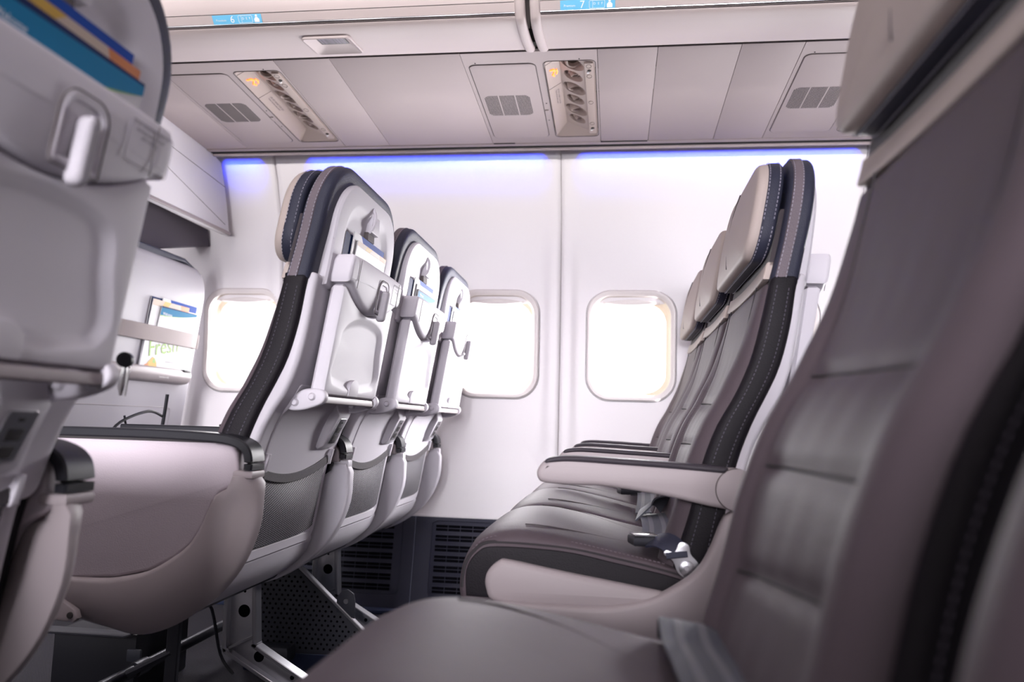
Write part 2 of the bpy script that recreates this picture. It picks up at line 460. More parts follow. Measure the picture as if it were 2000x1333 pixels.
    rim = [grid[0][j] for j in range(nT+1)] + [grid[i][nT] for i in range(1, nZ+1)] + [grid[nZ][j] for j in range(nT-1, -1, -1)] + [grid[i][0] for i in range(nZ-1, 0, -1)]
    rv = [bm.verts.new((S(v.co.z)+.02, v.co.y*1.02, v.co.z)) for v in rim]
    bridge(bm, rim, rv)
    fp = obj('front_panel', bm, taupe, bk, 70); fp['label'] = 'taupe leather front panel'
    bm = BM()
    for zz, tl in TUCKS:
        pts = [t*.14 for t in (-1, -.8, -.6, -.4, -.2, 0, .2, .4, .6, .8, 1)]
        tube(bm, [(S(zz+tl*t)+bolst(t, zz+tl*t)-.0002, t, zz+tl*t) for t in pts], .0017, 5)
    for sg in (-1, 1):
        zz = [.46+.49*i/24 for i in range(25)]
        tube(bm, [(S(z)+bolst(sg*.148, z)-.0003, sg*.148, z) for z in zz], .0013, 5)
    obj('seam', bm, seam_m, fp)
    # beige band and knitted strip under the headrest
    bm = BM()
    band = [(-.206, .952), (-.18, .949), (-.1, .944), (0, .942), (.1, .944), (.18, .949), (.206, .952)]
    low = catmull(band, 5); up = [(a, b+.029) for a, b in low]
    slab(bm, low+up[::-1], -.010, .004, .003, back, ngon=True, step=0)
    obj('beige_band', bm, beige, bk)['label'] = 'beige leather band below the headrest'
    bm = BM()
    slab(bm, [(a, b+.024) for a, b in low]+[(a, b+.12) for a, b in low][::-1], -.006, .004, .002, back, ngon=True, step=0)
    obj('knit_strip', bm, fabric_d, bk)
    # head cover
    arch = rrect(-.219, .219, .945, 1.186, (.004, .004, .115, .115), 12)
    bm = BM()
    slab(bm, arch, .001, .053, .014, lbody, ks=(0, .5, .85, .96), step=.018, seg=5)
    hc = obj('head_cover', bm, slate, st, 50); hc['label'] = 'slate blue leather head cover'
    bm = BM()      # mauve gusset round the side
    edge = [p for p in densify(arch, .012) if p[1] > .9455 or abs(p[0]) > .215]
    edge = [p for p in edge if p[1] > .947]
    edge.sort(key=lambda p: math.atan2(p[1]-1.0, p[0]))
    # order along the arch from right bottom over the top to left bottom
    rb = sorted([p for p in edge if p[0] > 0], key=lambda p: (p[1]-.945)-(p[0]-.219)*1.0)
    pts = [p for p in densify(arch, .012)]
    i0 = min(range(len(pts)), key=lambda i: math.dist(pts[i], (.219, .949)))
    pts = pts[i0:]+pts[:i0]
    i1 = min(range(len(pts)), key=lambda i: math.dist(pts[i], (-.219, .949)))
    rim = pts[:i1+1]
    rows = []
    rr = inset(pts+[], -.0022)[:i1+1]; rin = rim
    for k in range(len(rim)):
        a, b = rr[k]; c_, d_ = rin[k]
        rows.append([bm.verts.new((lerp(S(b), SB(b), f), lerp(c_, a, h), lerp(d_, b, h))) for f, h in ((.17, -.6), (.20, .8), (.36, 1.15), (.57, .9), (.60, -.3))])
    for A, B in zip(rows, rows[1:]):
        for q in range(4): bm.faces.new((A[q], A[q+1], B[q+1], B[q]))
    obj('gusset', bm, mauve, hc, 60)
    bm = BM(); rs = inset(pts+[], -.0024)[:i1+1]
    for f in (.22, .55):
        dashes(bm, [(lerp(S(b), SB(b), f), a, b) for a, b in rs])
    ri = inset(pts+[], .014)[:i1+1]
    dashes(bm, [(SB(b)+.0018, a, b) for a, b in ri])
    obj('stitching', bm, stitch_m, hc)['kind'] = 'stuff'
    bm = BM()
    for sg in (-1, 1):
        for f in (.30, .72):
            dashes(bm, [(lerp(S(z), SB(z), f), sg*.2228, z) for z in [.47+.47*i/30 for i in range(31)]])
    obj('stitching', bm, stitch_d, bk)['kind'] = 'stuff'
    # --- headrest
    hr = rrect(-.206, .206, .990, 1.176, (.052, .052, .082, .082), 8)
    bm = BM()
    slab(bm, inset(hr, .002), -.050, -.020, .012, back, bulge0=.012, step=.02)
    h = obj('headrest', bm, beige, st, 50); h['label'] = 'beige leather headrest'
    bm = BM()
    slab(bm, hr, -.036, -.006, .009, back, step=.02)
    obj('headrest_side', bm, slate, h)['label'] = 'slate blue leather side of the headrest'
    bm = BM(); q = densify(inset(hr, -.0008), .012)
    for d in (-.030, -.013): dashes(bm, [(S(b)+d, a, b) for a, b in q])
    obj('stitching', bm, stitch_m, h)['kind'] = 'stuff'
    bm = BM()
    tube(bm, [(S(z)-.0606+.012*abs((z-1.084)/.09)**2.2, .012, z) for z in [1.012+.15*i/12 for i in range(13)]], .0012, 5)
    obj('seam', bm, seam_l, h)
    # --- plastic back shell
    bm = BM()
    slab(bm, rrect(-.211, .211, .60, .962, (.02, .02, .006, .006)), -.055, 0., .010, shell, ks=(0, .3, .55, .75, .9, .97), step=.03)
    lowp = rrect(-.185, .185, .425, .612, (.035, .035, .0, .0))
    ringed(bm, [(inset(lowp, .004), -.045), (lowp, -.04), (lowp, -.006), (inset(lowp, .005), 0), (inset(lowp, .022), 0), (inset(lowp, .027), -.006), (inset(lowp, .030), -.012), (inset(lowp, .06), -.013), (rrect(-.02, .02, .52, .54, .004), -.013)], shell, (0, .525), 80, caps=(True, True))
    sh = obj('back_shell', bm, white, st, 40); sh['label'] = 'white plastic back shell'
    bm = BM()      # recess between the tray arms
    rec = rrect(-.165, .165, .572, .76, .01)
    slab(bm, rec, -.01, .002, .002, shell, step=.03)
    obj('lower_back', bm, white, sh)
    # bottom pan under the cushion
    bm = BM()
    pan = catmull([(.172, .425), (.15, .385), (.09, .340), (.02, .312), (-.10, .325), (-.22, .375)], 6)
    th = [(a-.004, b+.014) for a, b in pan]
    slab(bm, pan+th[::-1], -.200, .200, .006, lambda a, b, d: (a, d, b), ngon=True, step=0)
    obj('seat_pan', bm, white, st)
    # upper insert with rounded recess for the leaflets
    up = rrect(-.182, .182, .94, 1.156, (.004, .004, .095, .095), 10)
    bm = BM()
    inn = rrect(-.132, .132, .955, 1.116, (.004, .004, .065, .065), 8)
    ringed(bm, [(up, -.02), (up, .003), (inset(up, .004), .007), (inset(inn, -.008), .007), (inn, .005), (inset(inn, .012), -.001), (inset(inn, .022), -.002), (rrect(-.02, .02, 1.02, 1.05, .004), -.002)], shell, (0, 1.03), 100, caps=(False, True))
    ui = obj('upper_insert', bm, white, sh)
    bm = BM()
    box(bm, (RS(1.10)-.010, -.004, 1.086), (RS(1.10)+.010, .046, 1.142), .004)
    tube(bm, catmull([(RS(1.1)+.010, .000, 1.136), (RS(1.1)+.016, -.001, 1.12), (RS(1.08)+.014, -.001, 1.096), (RS(1.08)+.002, -.001, 1.084)], 5), .0035, 6)
    ch = obj('coat_hook', bm, white, sh)
    bm = BM(); box(bm, (RS(1.09)-.004, -.010, 1.068), (RS(1.09)+.006, .030, 1.086), .002)
    obj('hook_recess', bm, groove_m, ch)
    # --- tray housing with sagging lower edge
    def sag(t): return .913 + .040*min(1., (abs(t)/.15))**2
    tp = [(-.164+.328*i/24) for i in range(25)]
    hous = [(t, sag(t)) for t in tp] + [(.168, .965), (.166, .995), (.158, 1.006)] + [(t, 1.008) for t in (.1, 0, -.1)] + [(-.158, 1.006), (-.166, .995), (-.168, .965)]
    bm = BM()
    slab(bm, hous, -.032, .010, .008, tray, bulge1=.005, ks=(0, .3, .6, .85, .96), step=.02)
    ho = obj('tray_housing', bm, white, st); ho['label'] = 'white tray latch housing with sagging lower edge'
    for t in (-.130, .130):
        bm = BM(); tube(bm, [(T(z)+.0128, t, z) for z in [lerp(sag(t)+.003, 1.0, i/8) for i in range(9)]], .0006, 4)
        obj('panel_gap', bm, groove_m, ho)
    # latch recess and latch
    bm = BM(); L = rrect(-.012, .052, .916, .985, (.004, .004, .02, .02), 6)
    Li = inset(L, .010)
    ringed(bm, [(L, .0145), (inset(L, .003), .0175), (inset(L, .008), .0165), (Li, .010), (inset(L, .02), .009)], tray, (.02, .948), 60, caps=(False, True))
    lr = obj('latch_recess', bm, white, ho)
    bm = BM(); tube(bm, [(T(b)+.0162, a, b) for a, b in densify(inset(L, -.001), .008)], .0009, 5, closed=True)
    obj('latch_outline', bm, groove_m, lr)
    bm = BM()
    slab(bm, rrect(.011, .029, .902, .966, (.008, .008, .008, .008)), .012, .030, .006, tray, step=.01)
    obj('tray_latch', bm, latch_m, st)
    # placards
    lab = []
    lab.append(text('warning_placard', 'Stow electronic devices\nduring taxi, takeoff\nand landing', .0064, (T(.968)+.0160, .119, .985), (0, 1, 0), (.155, 0, 1), print_txt, ho, 'CENTER'))
    lab.append(text('warning_placard', 'Literature pocket for\nliterature only', .0060, (RS(1.005)+.0082, -.158, 1.028), (0, 1, 0), (.12, 0, 1), print_txt, ui, 'CENTER'))
    lab.append(text('warning_placard', 'Literature pocket for\nliterature only', .0060, (RS(1.005)+.0082, .156, 1.028), (0, 1, 0), (.12, 0, 1), print_txt, ui, 'CENTER'))
    bm = BM()
    for par_, (t0, t1, z0, z1, f_, off) in ((None, (.083, .155, .950, .992, T, .0150)),):
        tube(bm, [(f_(b)+off, a, b) for a, b in densify(rrect(t0, t1, z0, z1, .004), .01)], .0004, 4, closed=True)
    obj('placard_border', bm, print_txt, ho)
    # --- tray table
    tt = [(t, sag(t)-.0022) for t in tp]
    trp = [(-.160, .748), (-.154, .742), (.154, .742), (.160, .748)] + [(a*.976, b) for a, b in tt[::-1]]
    rc = [(-.125, .765), (.125, .765), (.125, .845), (.120, .872), (.104, .889), (.06, .899), (0, .901), (-.06, .893), (-.10, .880), (-.122, .862), (-.125, .84)]
    rc = catmull(rc, 3, True)
    c0 = (0, .83)
    bm = BM()
    ringed(bm, [(rrect(-.02, .02, .82, .84, .003), -.028), (inset(trp, .006), -.028), (trp, -.022), (trp, -.006), (inset(trp, .003), -.0008), (inset(trp, .007), 0), (inset(rc, -.004), 0), (rc, -.0008), (inset(rc, .008), -.0065), (inset(rc, .016), -.0078), (rrect(-.02, .02, .82, .84, .003), -.0078)], tray, c0, 120, caps=(True, True))
    ta = obj('tray_table', bm, white, st, 35); ta['label'] = 'white folded tray table'
    bm = BM()
    tb = [(-.028, .744), (.028, .744)] + [(.028*math.cos(a), .758+.020*math.sin(a)) for a in [PI*i/10 for i in range(11)]]
    slab(bm, tb, -.010, .0016, .001, tray, ngon=True, step=0)
    to = obj('tray_tab', bm, white, ta)
    # --- tray arms and hinge bar
    for sg in (-1, 1):
        bm = BM()
        tube(bm, catmull([(.300, sg*.157, .738), (.268, sg*.158, .733), (.240, sg*.16, .713), (.219, sg*.163, .682), (.205, sg*.166, .645), (.196, sg*.168, .60)], 5), 0, flat=(.014, .022, (1, 0, .4)))
        ar = obj('tray_arm', bm, white, st)
        bm = BM()
        lug = catmull([(.250, .718), (.262, .738), (.285, .752), (.315, .752), (.325, .740), (.318, .726), (.29, .715), (.265, .712)], 4, True)
        slab(bm, lug, -.010, .010, .004, lambda a, b, d: (a, sg*.157+d, b), ngon=True, step=0)
        for (a, b) in ((.268, .727), (.300, .738)): disc(bm, (a, sg*.157-.009, b), (0, -1, 0), .008, .006, 14, .005)
        obj('arm_lug', bm, white, ar)
    bm = BM(); box(bm, (.300, -.146, .727), (.318, .148, .740), .002)
    hb = obj('hinge_bar', bm, cream, st); hb['label'] = 'pale aluminium hinge bar of the tray'
    bm = BM(); tube(bm, [(.308, .146, .733), (.308, .160, .733)], .011, 12)
    obj('hinge_end', bm, chrome, hb)
    # --- outlet box, net pocket
    bm = BM()
    ob = [(.225, .735), (.262, .728), (.268, .705), (.236, .640), (.222, .632), (.205, .655)]
    slab(bm, ob, .070, .140, .004, lambda a, b, d: (a, d, b), ngon=True, step=0)
    pb = obj('power_outlet_box', bm, white, st)
    bm = BM()
    ax = Vector((.032, 0, .065)).normalized(); nn = Vector((.065, 0, -.032)).normalized(); o0 = Vector((.2525, 0, .6725))
    def ofn(a, b, d): p = o0 + ax*b + nn*d; return (p.x, .106+a, p.z)
    slab(bm, rrect(-.020, .020, -.030, .030, .004), -.002, .0015, .001, ofn, ngon=True, step=0)
    of = obj('outlet_face', bm, metal, pb)
    bm = BM()
    for b in (-.018, .002): slab(bm, rrect(-.011, .011, b-.006, b+.008, .003), .001, .0025, .0006, ofn, ngon=True, step=0)
    slab(bm, rrect(-.004, .004, .018, .022, .001), .001, .0025, .0006, ofn, ngon=True, step=0)
    obj('socket', bm, slot_d, of)
    bm = BM()
    gt = [(-.156+.312*i/16) for i in range(17)]
    mtop = lambda t: .580 + .021*(t/.156)**2 + .008*t/.156
    rows = []
    for k in range(13):
        rows.append([bm.verts.new(shell(t, lerp(.452+.010*abs(t/.156)**6, mtop(t), k/12), .0035+.012*math.sin(PI*min(1, k/12*1.02))*(1-(t/.156)**2)*.9)) for t in gt])
    for A, B in zip(rows, rows[1:]):
        for q in range(16): bm.faces.new((A[q], A[q+1], B[q+1], B[q]))
    np_ = obj('net_pocket', bm, net_m, st); np_['label'] = 'black net pocket with open weave'
    bm = BM(); tube(bm, [(RS(mtop(t))+.007-.002*(t/.156)**2, t, mtop(t)) for t in gt], 0, flat=(.004, .017, (0, 0, 1)))
    obj('pocket_hem', bm, fabric_d, np_)
    for t in (-.162, .162):
        bm = BM(); slab(bm, [(t-.007, mtop(.156)-.012), (t+.007, mtop(.156)-.012), (t+.004, mtop(.156)+.022), (t-.004, mtop(.156)+.022)], 0, .012, .003, shell, ngon=True, step=0)
        obj('pocket_clip', bm, white, np_)
    return st

ROW7, ROW6 = 0., -.849
Yc = [1.535, 2.010, 2.485]
G7 = 'right hand triple of passenger seats'
base = build_seat('airline_chair', 'aisle seat across the aisle facing left, armrest with round hub beside it', 'passenger seats', (ROW7, Yc[0], 0))
def seat(label, x, y):
    c = copy_tree(base); c.location = (x, y, 0); c['label'] = label; return c
r7m = seat('middle seat of the three across the aisle that face left', ROW7, Yc[1])
r7w = seat('window seat of the three across the aisle that face left', ROW7, Yc[2])
r6a = seat('aisle seat showing its white back, large solid armrest console beside it', ROW6, Yc[0])
r6m = seat('middle seat of the three white seat backs between aisle and window', ROW6, Yc[1])
r6w = seat('window seat, farthest of the three white seat backs', ROW6, Yc[2])
n7c = seat('large taupe leather seat close to the camera, facing left beside the aisle', ROW7, .612)
n7b = seat('seat cut by the right picture edge, only the edge of its backrest showing', ROW7, .104)
n6c = seat('large blurred seat back at left edge with teal leaflet in its pocket', ROW6, .605)

# ---------------------------------------------------------------- armrests, shrouds
SH_OUT = [(.236, .596), (.245, .585), (.245, .565), (.243, .511), (.222, .450), (.187, .400), (.143, .362), (.085, .328), (.030, .314), (-.03, .324), (-.10, .340), (-.16, .356), (-.205, .374), (-.222, .392)]
SH_IN = [(.205, .596), (.196, .575), (.178, .566), (.169, .551), (.155, .515), (.135, .480), (.105, .455), (.060, .430), (.0, .416), (-.04, .413), (-.10, .413), (-.16, .414), (-.20, .411), (-.218, .402)]
def polyresample(pts, n):
    pts = catmull(pts, 6); L = [0]
    for a, b in zip(pts, pts[1:]): L.append(L[-1]+math.dist(a, b))
    out = []
    for i in range(n):
        t = L[-1]*i/(n-1); k = max(j for j in range(len(L)-1) if L[j] <= t+1e-12)
        f = (t-L[k])/((L[k+1]-L[k]) or 1); out.append((lerp(pts[k][0], pts[k+1][0], f), lerp(pts[k][1], pts[k+1][1], f)))
    return out
def shroud_bm(yo, sgn, thick=.05):
    """J-shaped side shroud: lip at the inner curve, belly turning under towards the seat"""
    bm = BM(); A = polyresample(SH_IN, 44); B = polyresample(SH_OUT, 44); rows = []
    for p, q in zip(A, B):
        row = []
        for f, y in ((0, .030), (0, .006), (.035, .001), (.08, 0), (.30, .001), (.50, .005), (.72, .014), (.9, .026), (1., .042), (.97, thick), (.5, thick)):
            row.append(bm.verts.new((lerp(p[0], q[0], f), yo+sgn*y, lerp(p[1], q[1], f))))
        rows.append(row)
    for a, b in zip(rows, rows[1:]): bridge(bm, a, b)
    bm.faces.new(rows[0]); bm.faces.new(rows[-1][::-1])
    return bm
def armrest(parent, y, w=.046, hub=True):
    o = catmull([(-.113, .640), (-.123, .625), (-.121, .611), (-.108, .605), (-.06, .603), (-.014, .603), (.077, .592), (.15, .578)], 4) + \
        [(.194+.033*math.cos(a), .605+.033*math.sin(a)) for a in [-PI/2+PI*i/12 for i in range(13)]] + catmull([(.18, .6385), (.10, .6395), (0, .6435), (-.08, .6465), (-.113, .640)], 4)
    bm = BM(); slab(bm, o, -w/2, w/2, .008, lambda a, b, d: (a, y+d, b), ngon=True, step=.012)
    a = obj('armrest', bm, cream, parent)
    bm = BM()
    tp = catmull([(-.112, .638), (-.104, .6455), (-.07, .6495), (0, .648), (.10, .644), (.172, .6405), (.180, .636)], 5); bt = catmull([(.176, .629), (.10, .634), (0, .638), (-.07, .640), (-.105, .637)], 5)
    slab(bm, tp+bt, -w/2-.002, w/2+.002, .005, lambda a_, b, d: (a_, y+d, b), ngon=True, step=0)
    obj('armrest_cap', bm, cap_m, a)['label'] = 'dark grey padded top'
    if hub:
        bm = BM(); disc(bm, (.194, y-w/2+.004, .605), (0, -1, 0), .0325, .007, 40, .0325)
        obj('hub_cover', bm, cream, a)
        bm = BM(); tube(bm, [(.194+.0335*math.cos(t), y-w/2-.0004, .605+.0335*math.sin(t)) for t in [PI*.5+PI*i/20 for i in range(21)]], .0007, 4)
        obj('panel_gap', bm, groove_m, a)
    return a
def console_cap(bm, y, w):
    pth = catmull([(-.33, .664), (-.125, .664), (.043, .664), (.160, .6605), (.200, .655), (.222, .643), (.229, .625), (.229, .607)], 5)
    tube(bm, [(a, y, b) for a, b in pth], 0, flat=(w, .016, (0, 0, 1)))
def tray_armrest(parent, y, w):
    bm = BM()
    o = [(-.33, .657), (.043, .657), (.160, .653), (.205, .645), (.218, .625), (.220, .600), (.20, .598), (.16, .606), (-.33, .606)]
    slab(bm, o, -w/2, w/2, .004, lambda a, b, d: (a, y+d, b), ngon=True, step=0)
    a = obj('armrest', bm, cream, parent)
    bm = BM(); console_cap(bm, y, w+.006)
    obj('armrest_cap', bm, black_p, a)['label'] = 'black armrest top curling down at the rear'
    return a
def spreader(parent, y, w=.034):
    bm = BM()
    A = polyresample(SH_IN, 30); B = polyresample(SH_OUT, 30)
    slab(bm, [p for p in A]+B[::-1], -w/2, w/2, .006, lambda a, b, d: (a, y+d, b), ngon=True, step=0)
    s = obj('armrest_bracket', bm, white, parent)
    bm = BM()
    box(bm, (.205, y-w/2+.004, .585), (.240, y+w/2-.004, .604), .004)
    obj('bracket_top', bm, white, s)
    return s
# row 7 across the aisle
for st_, ys in ((base, (1.2975-Yc[0],)), (r7m, (1.7725-Yc[1],)), (r7w, (2.2475-Yc[2], 2.7225-Yc[2]))):
    for y in ys:
        armrest(st_, y)
        if st_ is not base: spreader(st_, y)
def aisle_shroud(st_, y, sgn):
    s = obj('side_shroud', shroud_bm(y, sgn), cream, st_, 50); s['label'] = 'curved off-white side shroud'
    return s
s7 = aisle_shroud(base, 1.268-Yc[0], 1)
bm = BM()
slab(bm, catmull([(-.185, .408), (-.204, .430), (-.203, .455), (-.185, .474), (-.165, .476), (-.078, .462), (.045, .444), (.085, .436), (.07, .418), (0, .408), (-.1, .405)], 5, True), 0, .03, .010, lambda a, b, d: (a, 1.285-Yc[0]+d, b), ngon=True, step=0)
obj('side_panel', bm, cream, s7)
for st_, y in ((n7c, .87-.605), ): aisle_shroud(st_, y, -1)
# row 6: solid console by the aisle, flat armrests between
CON = [(-.33, .656), (.043, .656), (.160, .652), (.196, .646), (.206, .635), (.210, .602), (.222, .594), (.205, .582), (.178, .568), (.169, .553), (.155, .515), (.135, .480), (.107, .455), (.060, .430), (0, .416), (-.08, .411), (-.33, .411)]
def console(st_, y):
    bm = BM(); slab(bm, CON, -.020, .020, .006, lambda a, b, d: (a, y+d, b), ngon=True, step=0)
    c = obj('armrest_console', bm, console_m, st_); c['label'] = 'solid mauve-grey armrest side panel holding a tray'
    bm = BM(); console_cap(bm, y, .052)
    obj('armrest_cap', bm, black_p, c)['label'] = 'black armrest top curling down at the rear'
    bm = BM(); box(bm, (-.32, y-.021, .6515), (.185, y+.021, .6565), .001)
    obj('lid_hinge', bm, slot_d, c)
    bm = BM(); box(bm, (.203, y-.024, .592), (.238, y+.024, .606), .004)
    obj('console_foot', bm, cream, c)
    return c
console(r6a, 1.300-Yc[0]); s6 = aisle_shroud(r6a, 1.268-Yc[0], 1)
# forward run of the shroud below the console
bm = BM()
pr = [(-.21, .402), (-.21, .374), (-.40, .40), (-.40, .414)]
slab(bm, [(-.20, .411), (-.40, .412), (-.40, .385), (-.20, .376)], .002, .045, .008, lambda a, b, d: (a, 1.268-Yc[0]+d, b), ngon=True, step=0)
bm2 = BM()
slab(bm2, [(-.115, .392), (-.060, .360), (-.055, .347), (-.062, .340), (-.14, .345), (-.14, .392)], -.003, .01, .002, lambda a, b, d: (a, 1.267-Yc[0]+d, b), ngon=True, step=0)
obj('shroud_front', bm, cream, s6)
mt = obj('mount_tab', bm2, cream, s6)
bm = BM(); disc(bm, (-.068, 1.264-Yc[0], .352), (0, -1, 0), .0055, .003, 12); obj('tab_bolt', bm, slot_d, mt)
for st_, ys in ((r6m, (1.7725-Yc[1],)), (r6w, (2.2475-Yc[2], 2.7225-Yc[2]))):
    for y in ys: tray_armrest(st_, y, .044); spreader(st_, y)
console(n6c, .843-.605); aisle_shroud(n6c, .870-.605, -1)
spreader(n6c, .3675-.605)

# ---------------------------------------------------------------- seat belts
def ribbon(bm, pts, wdirs, w, th=.0015, mi=0):
    """webbing through centre points with width directions"""
    P = [Vector(p) for p in pts]; rows = []
    for i, p in enumerate(P):
        t = (P[min(i+1, len(P)-1)]-P[max(i-1, 0)]).normalized(); d = Vector(wdirs[i] if isinstance(wdirs, list) else wdirs)
        d = (d - t*d.dot(t)).normalized(); n = t.cross(d)
        rows.append([bm.verts.new(p+d*a*w/2+n*b) for a, b in ((-1, -th), (1, -th), (1, th), (-1, th))])
    f0 = len(bm.faces)
    for A, B in zip(rows, rows[1:]): bridge(bm, A, B)
    bm.faces.new(rows[0][::-1]); bm.faces.new(rows[-1])
    bm.faces.ensure_lookup_table()
    for f in bm.faces[f0:]: f.material_index = mi
def belt_run(bm, pts, wd, w=.048, stripes=True):
    pc = catmull(pts, 6); ribbon(bm, pc, wd, w)
    if stripes:
        for off in (-.011, .011):
            P = [Vector(p) for p in pc]; q = []
            for i, p in enumerate(P):
                t = (P[min(i+1, len(P)-1)]-P[max(i-1, 0)]).normalized(); d = Vector(wd); d = (d-t*d.dot(t)).normalized(); q.append(p+d*off)
            ribbon(bm, q, wd, .008, .0021, 1)
def seat_belt(st_, shape):
    bm = BM()
    if shape == 0:       # strap folded over itself near the back, buckle lying beside the hinge
        belt_run(bm, [(.083, .105, .523), (.083, .03, .523), (.082, -.07, .520), (.078, -.135, .513), (.066, -.165, .506)], (1, .05, .1), .056)
        belt_run(bm, [(.060, .050, .529), (.072, .085, .545), (.100, .115, .548), (.120, .13, .52)], (.5, -.85, .5), .050, False)
    elif shape == 1:
        belt_run(bm, [(.088, .07, .530), (.086, -.02, .530), (.082, -.12, .522), (.076, -.19, .505)], (1, 0, .1), .050)
    else:
        belt_run(bm, [(.074, .205, .49), (.072, .165, .516), (.072, .10, .512), (.076, .02, .514), (.082, -.12, .512)], (1, 0, -.12), .056)
    b = obj('seat_belt', bm, [belt_m, belt_s], st_, 30); b['label'] = 'grey striped seat belt'
    bm = BM()
    bc = {0: (.060, -.170, .507), 1: (.045, .11, .527), 2: (.02, .075, .520)}[shape]
    if shape < 2:
        M = Matrix.Rotation(.25, 4, 'Z')
        box(bm, (-.030, -.020, -.006), (.026, .020, .010), .004); bm.transform(Matrix.Translation(bc) @ M)
        k = obj('buckle', bm, dmetal, b)
        bm = BM(); box(bm, (-.028, -.017, .010), (.012, .017, .0135), .0015); bm.transform(Matrix.Translation(bc) @ M)
        obj('buckle_plate', bm, chrome, k)
    if shape == 0:
        bm = BM()
        pl = catmull([(.108, .516), (.122, .513), (.126, .498), (.139, .482), (.133, .464), (.119, .459), (.105, .468), (.097, .486), (.083, .496), (.087, .503), (.100, .501)], 4, True)
        slab(bm, pl, 0, .003, .0008, lambda a, b_, d: (a, -.226-d, b_), ngon=True, step=0)
        disc(bm, (.119, -.229, .476), (0, -1, 0), .012, .003, 22); disc(bm, (.119, -.232, .476), (0, -1, 0), .004, .002, 12)
        obj('belt_anchor', bm, metal, b)
        bm = BM(); belt_run(bm, [(.064, -.185, .510), (.082, -.205, .515), (.100, -.222, .507), (.104, -.233, .492)], (.75, .3, .55), .034, False)
        obj('belt_tail', bm, slate, b)
seat_belt(base, 0); seat_belt(r7m, 1); seat_belt(r7w, 1); seat_belt(n7c, 2)

# ---------------------------------------------------------------- seat frames under the seats
def leg_bm(y, bm, flange):
    wl = [(-.018, .345), (-.015, .19), (.0, .165), (.33, -.012+.02), (.40, .008)]
    outer = [(-.018, .35), (-.016, .195), (-.008, .178), (.008, .165), (.30, .010)]
    inner = [(.385, .010), (.075, .180), (.060, .192), (.055, .205), (.045, .35)]
    web = outer+inner
    if not flange:
        slab(bm, web, -.004, .004, .002, lambda a, b, d: (a, y+d, b), ngon=True, step=0)
    else:
        for p in (catmull([(a, y-.008, b) for a, b in outer], 4), catmull([(a, y-.008, b) for a, b in inner], 4)):
            tube(bm, p, 0, flat=(.030, .009, (1, 0, .6)))
        tube(bm, [(-.008, y-.008, .182), (.054, y-.008, .212)], 0, flat=(.012, .006, (0, 0, 1)))
def seat_frame(name, x, ys, label, y0, y1):
    fr = thing(name, (x, 0, 0), label, 'seat support', 'metal frames under the seats')
    bm = BM()
    for s, z in ((.06, .345), (-.14, .350)): tube(bm, [(s, y0, z), (s, y1, z)], .017, 12)
    obj('cross_beam', bm, dmetal, fr)
    for y in ys:
        bm = BM(); leg_bm(y, bm, False); lg = obj('leg', bm, metal, fr)
        bm = BM(); leg_bm(y, bm, True); obj('leg_flange', bm, metal, lg)
        bm = BM()
        for (a, b, r) in ((.019, .262, .014), (.060, .165, .012), (.14, .125, .005), (.20, .088, .005), (.018, .305, .003)):
            disc(bm, (a, y-.0035, b), (0, -1, 0), r, .0012, 18)
        obj('lightening_hole', bm, slot_m, lg)
        bm = BM(); tube(bm, [(-.145, y, .35), (-.150, y, .012)], 0, flat=(.014, .030, (1, 0, 0)))
        obj('front_post', bm, dmetal, fr)
    bm = BM(); tube(bm, [(-.265, y0+.05, .10), (-.265, y1-.05, .10)], .0135, 12)
    for y in ys: tube(bm, [(-.265, y+.04, .10), (-.265, y+.09, .10)], .018, 12)
    br = obj('baggage_bar', bm, dmetal, fr)
    for y in ys:
        bm = BM(); tube(bm, [(-.265, y, .10), (-.15, y, .16)], .009, 8)
        obj('bar_stay', bm, dmetal, fr)
    return fr
seat_frame('seat_support', ROW6+.010, (1.72, 2.24), 'silver legs and dark tubes under the white seat backs', 1.32, 2.72)
seat_frame('seat_support', ROW7, (1.72, 2.19), 'metal frame under the seats across the aisle that face left', 1.32, 2.72)
seat_frame('seat_support', ROW7, (.02, .42), 'metal frame under the large taupe seat close to the camera', -.10, .80)
seat_frame('seat_support', ROW6, (.02, .42), 'metal frame under the large blurred seat back at left', -.10, .80)
# perforated equipment cover between the legs
pc = thing('equipment_cover', (ROW6-.058, 2.12, 0), 'grey perforated metal cover plate on the floor between the two silver legs', 'cover plate')
bm = BM(); pp = [(.02, .27), (.055, .285), (.30, .075), (.29, .060), (.02, .055), (-.10, .055), (-.10, .27)]
slab(bm, pp, -.004, .004, .002, lambda a, b, d: (a, d, b), ngon=True, step=0)
pm = obj('plate', bm, perf_m, pc)
bm = BM()
k = 0; z = .072
while z < .27:
    x = -.09 + (.0085 if k % 2 else 0)
    while x < .285:
        if z < .285 - (x-.055)*.857 - .022: disc(bm, (x, -.0042, z), (0, -1, 0), .0034, .0006, 8)
        x += .017
    z += .0125; k += 1
obj('perforation', bm, slot_m, pm)['kind'] = 'stuff'
bm = BM(); tube(bm, [(.055, -.010, .288), (.303, -.010, .076)], 0, flat=(.018, .009, (0, 0, 1))); obj('plate_rail', bm, metal, pc)
bm = BM()
slab(bm, [(.165, .175), (.165, .215), (.178, .232), (.195, .236), (.212, .226), (.217, .205), (.217, .16)], -.016, -.012, .001, lambda a, b, d: (a, d, b), ngon=True, step=0)
tbb = obj('rail_clamp', bm, perf_m, pc)
bm = BM(); disc(bm, (.192, -.016, .205), (0, -1, 0), .007, .004, 14); obj('clamp_bolt', bm, metal, tbb)
bm = BM(); box(bm, (-.06, -.06, .040), (.05, -.004, .085), .010); obj('foot_bracket', bm, perf_m, pc)
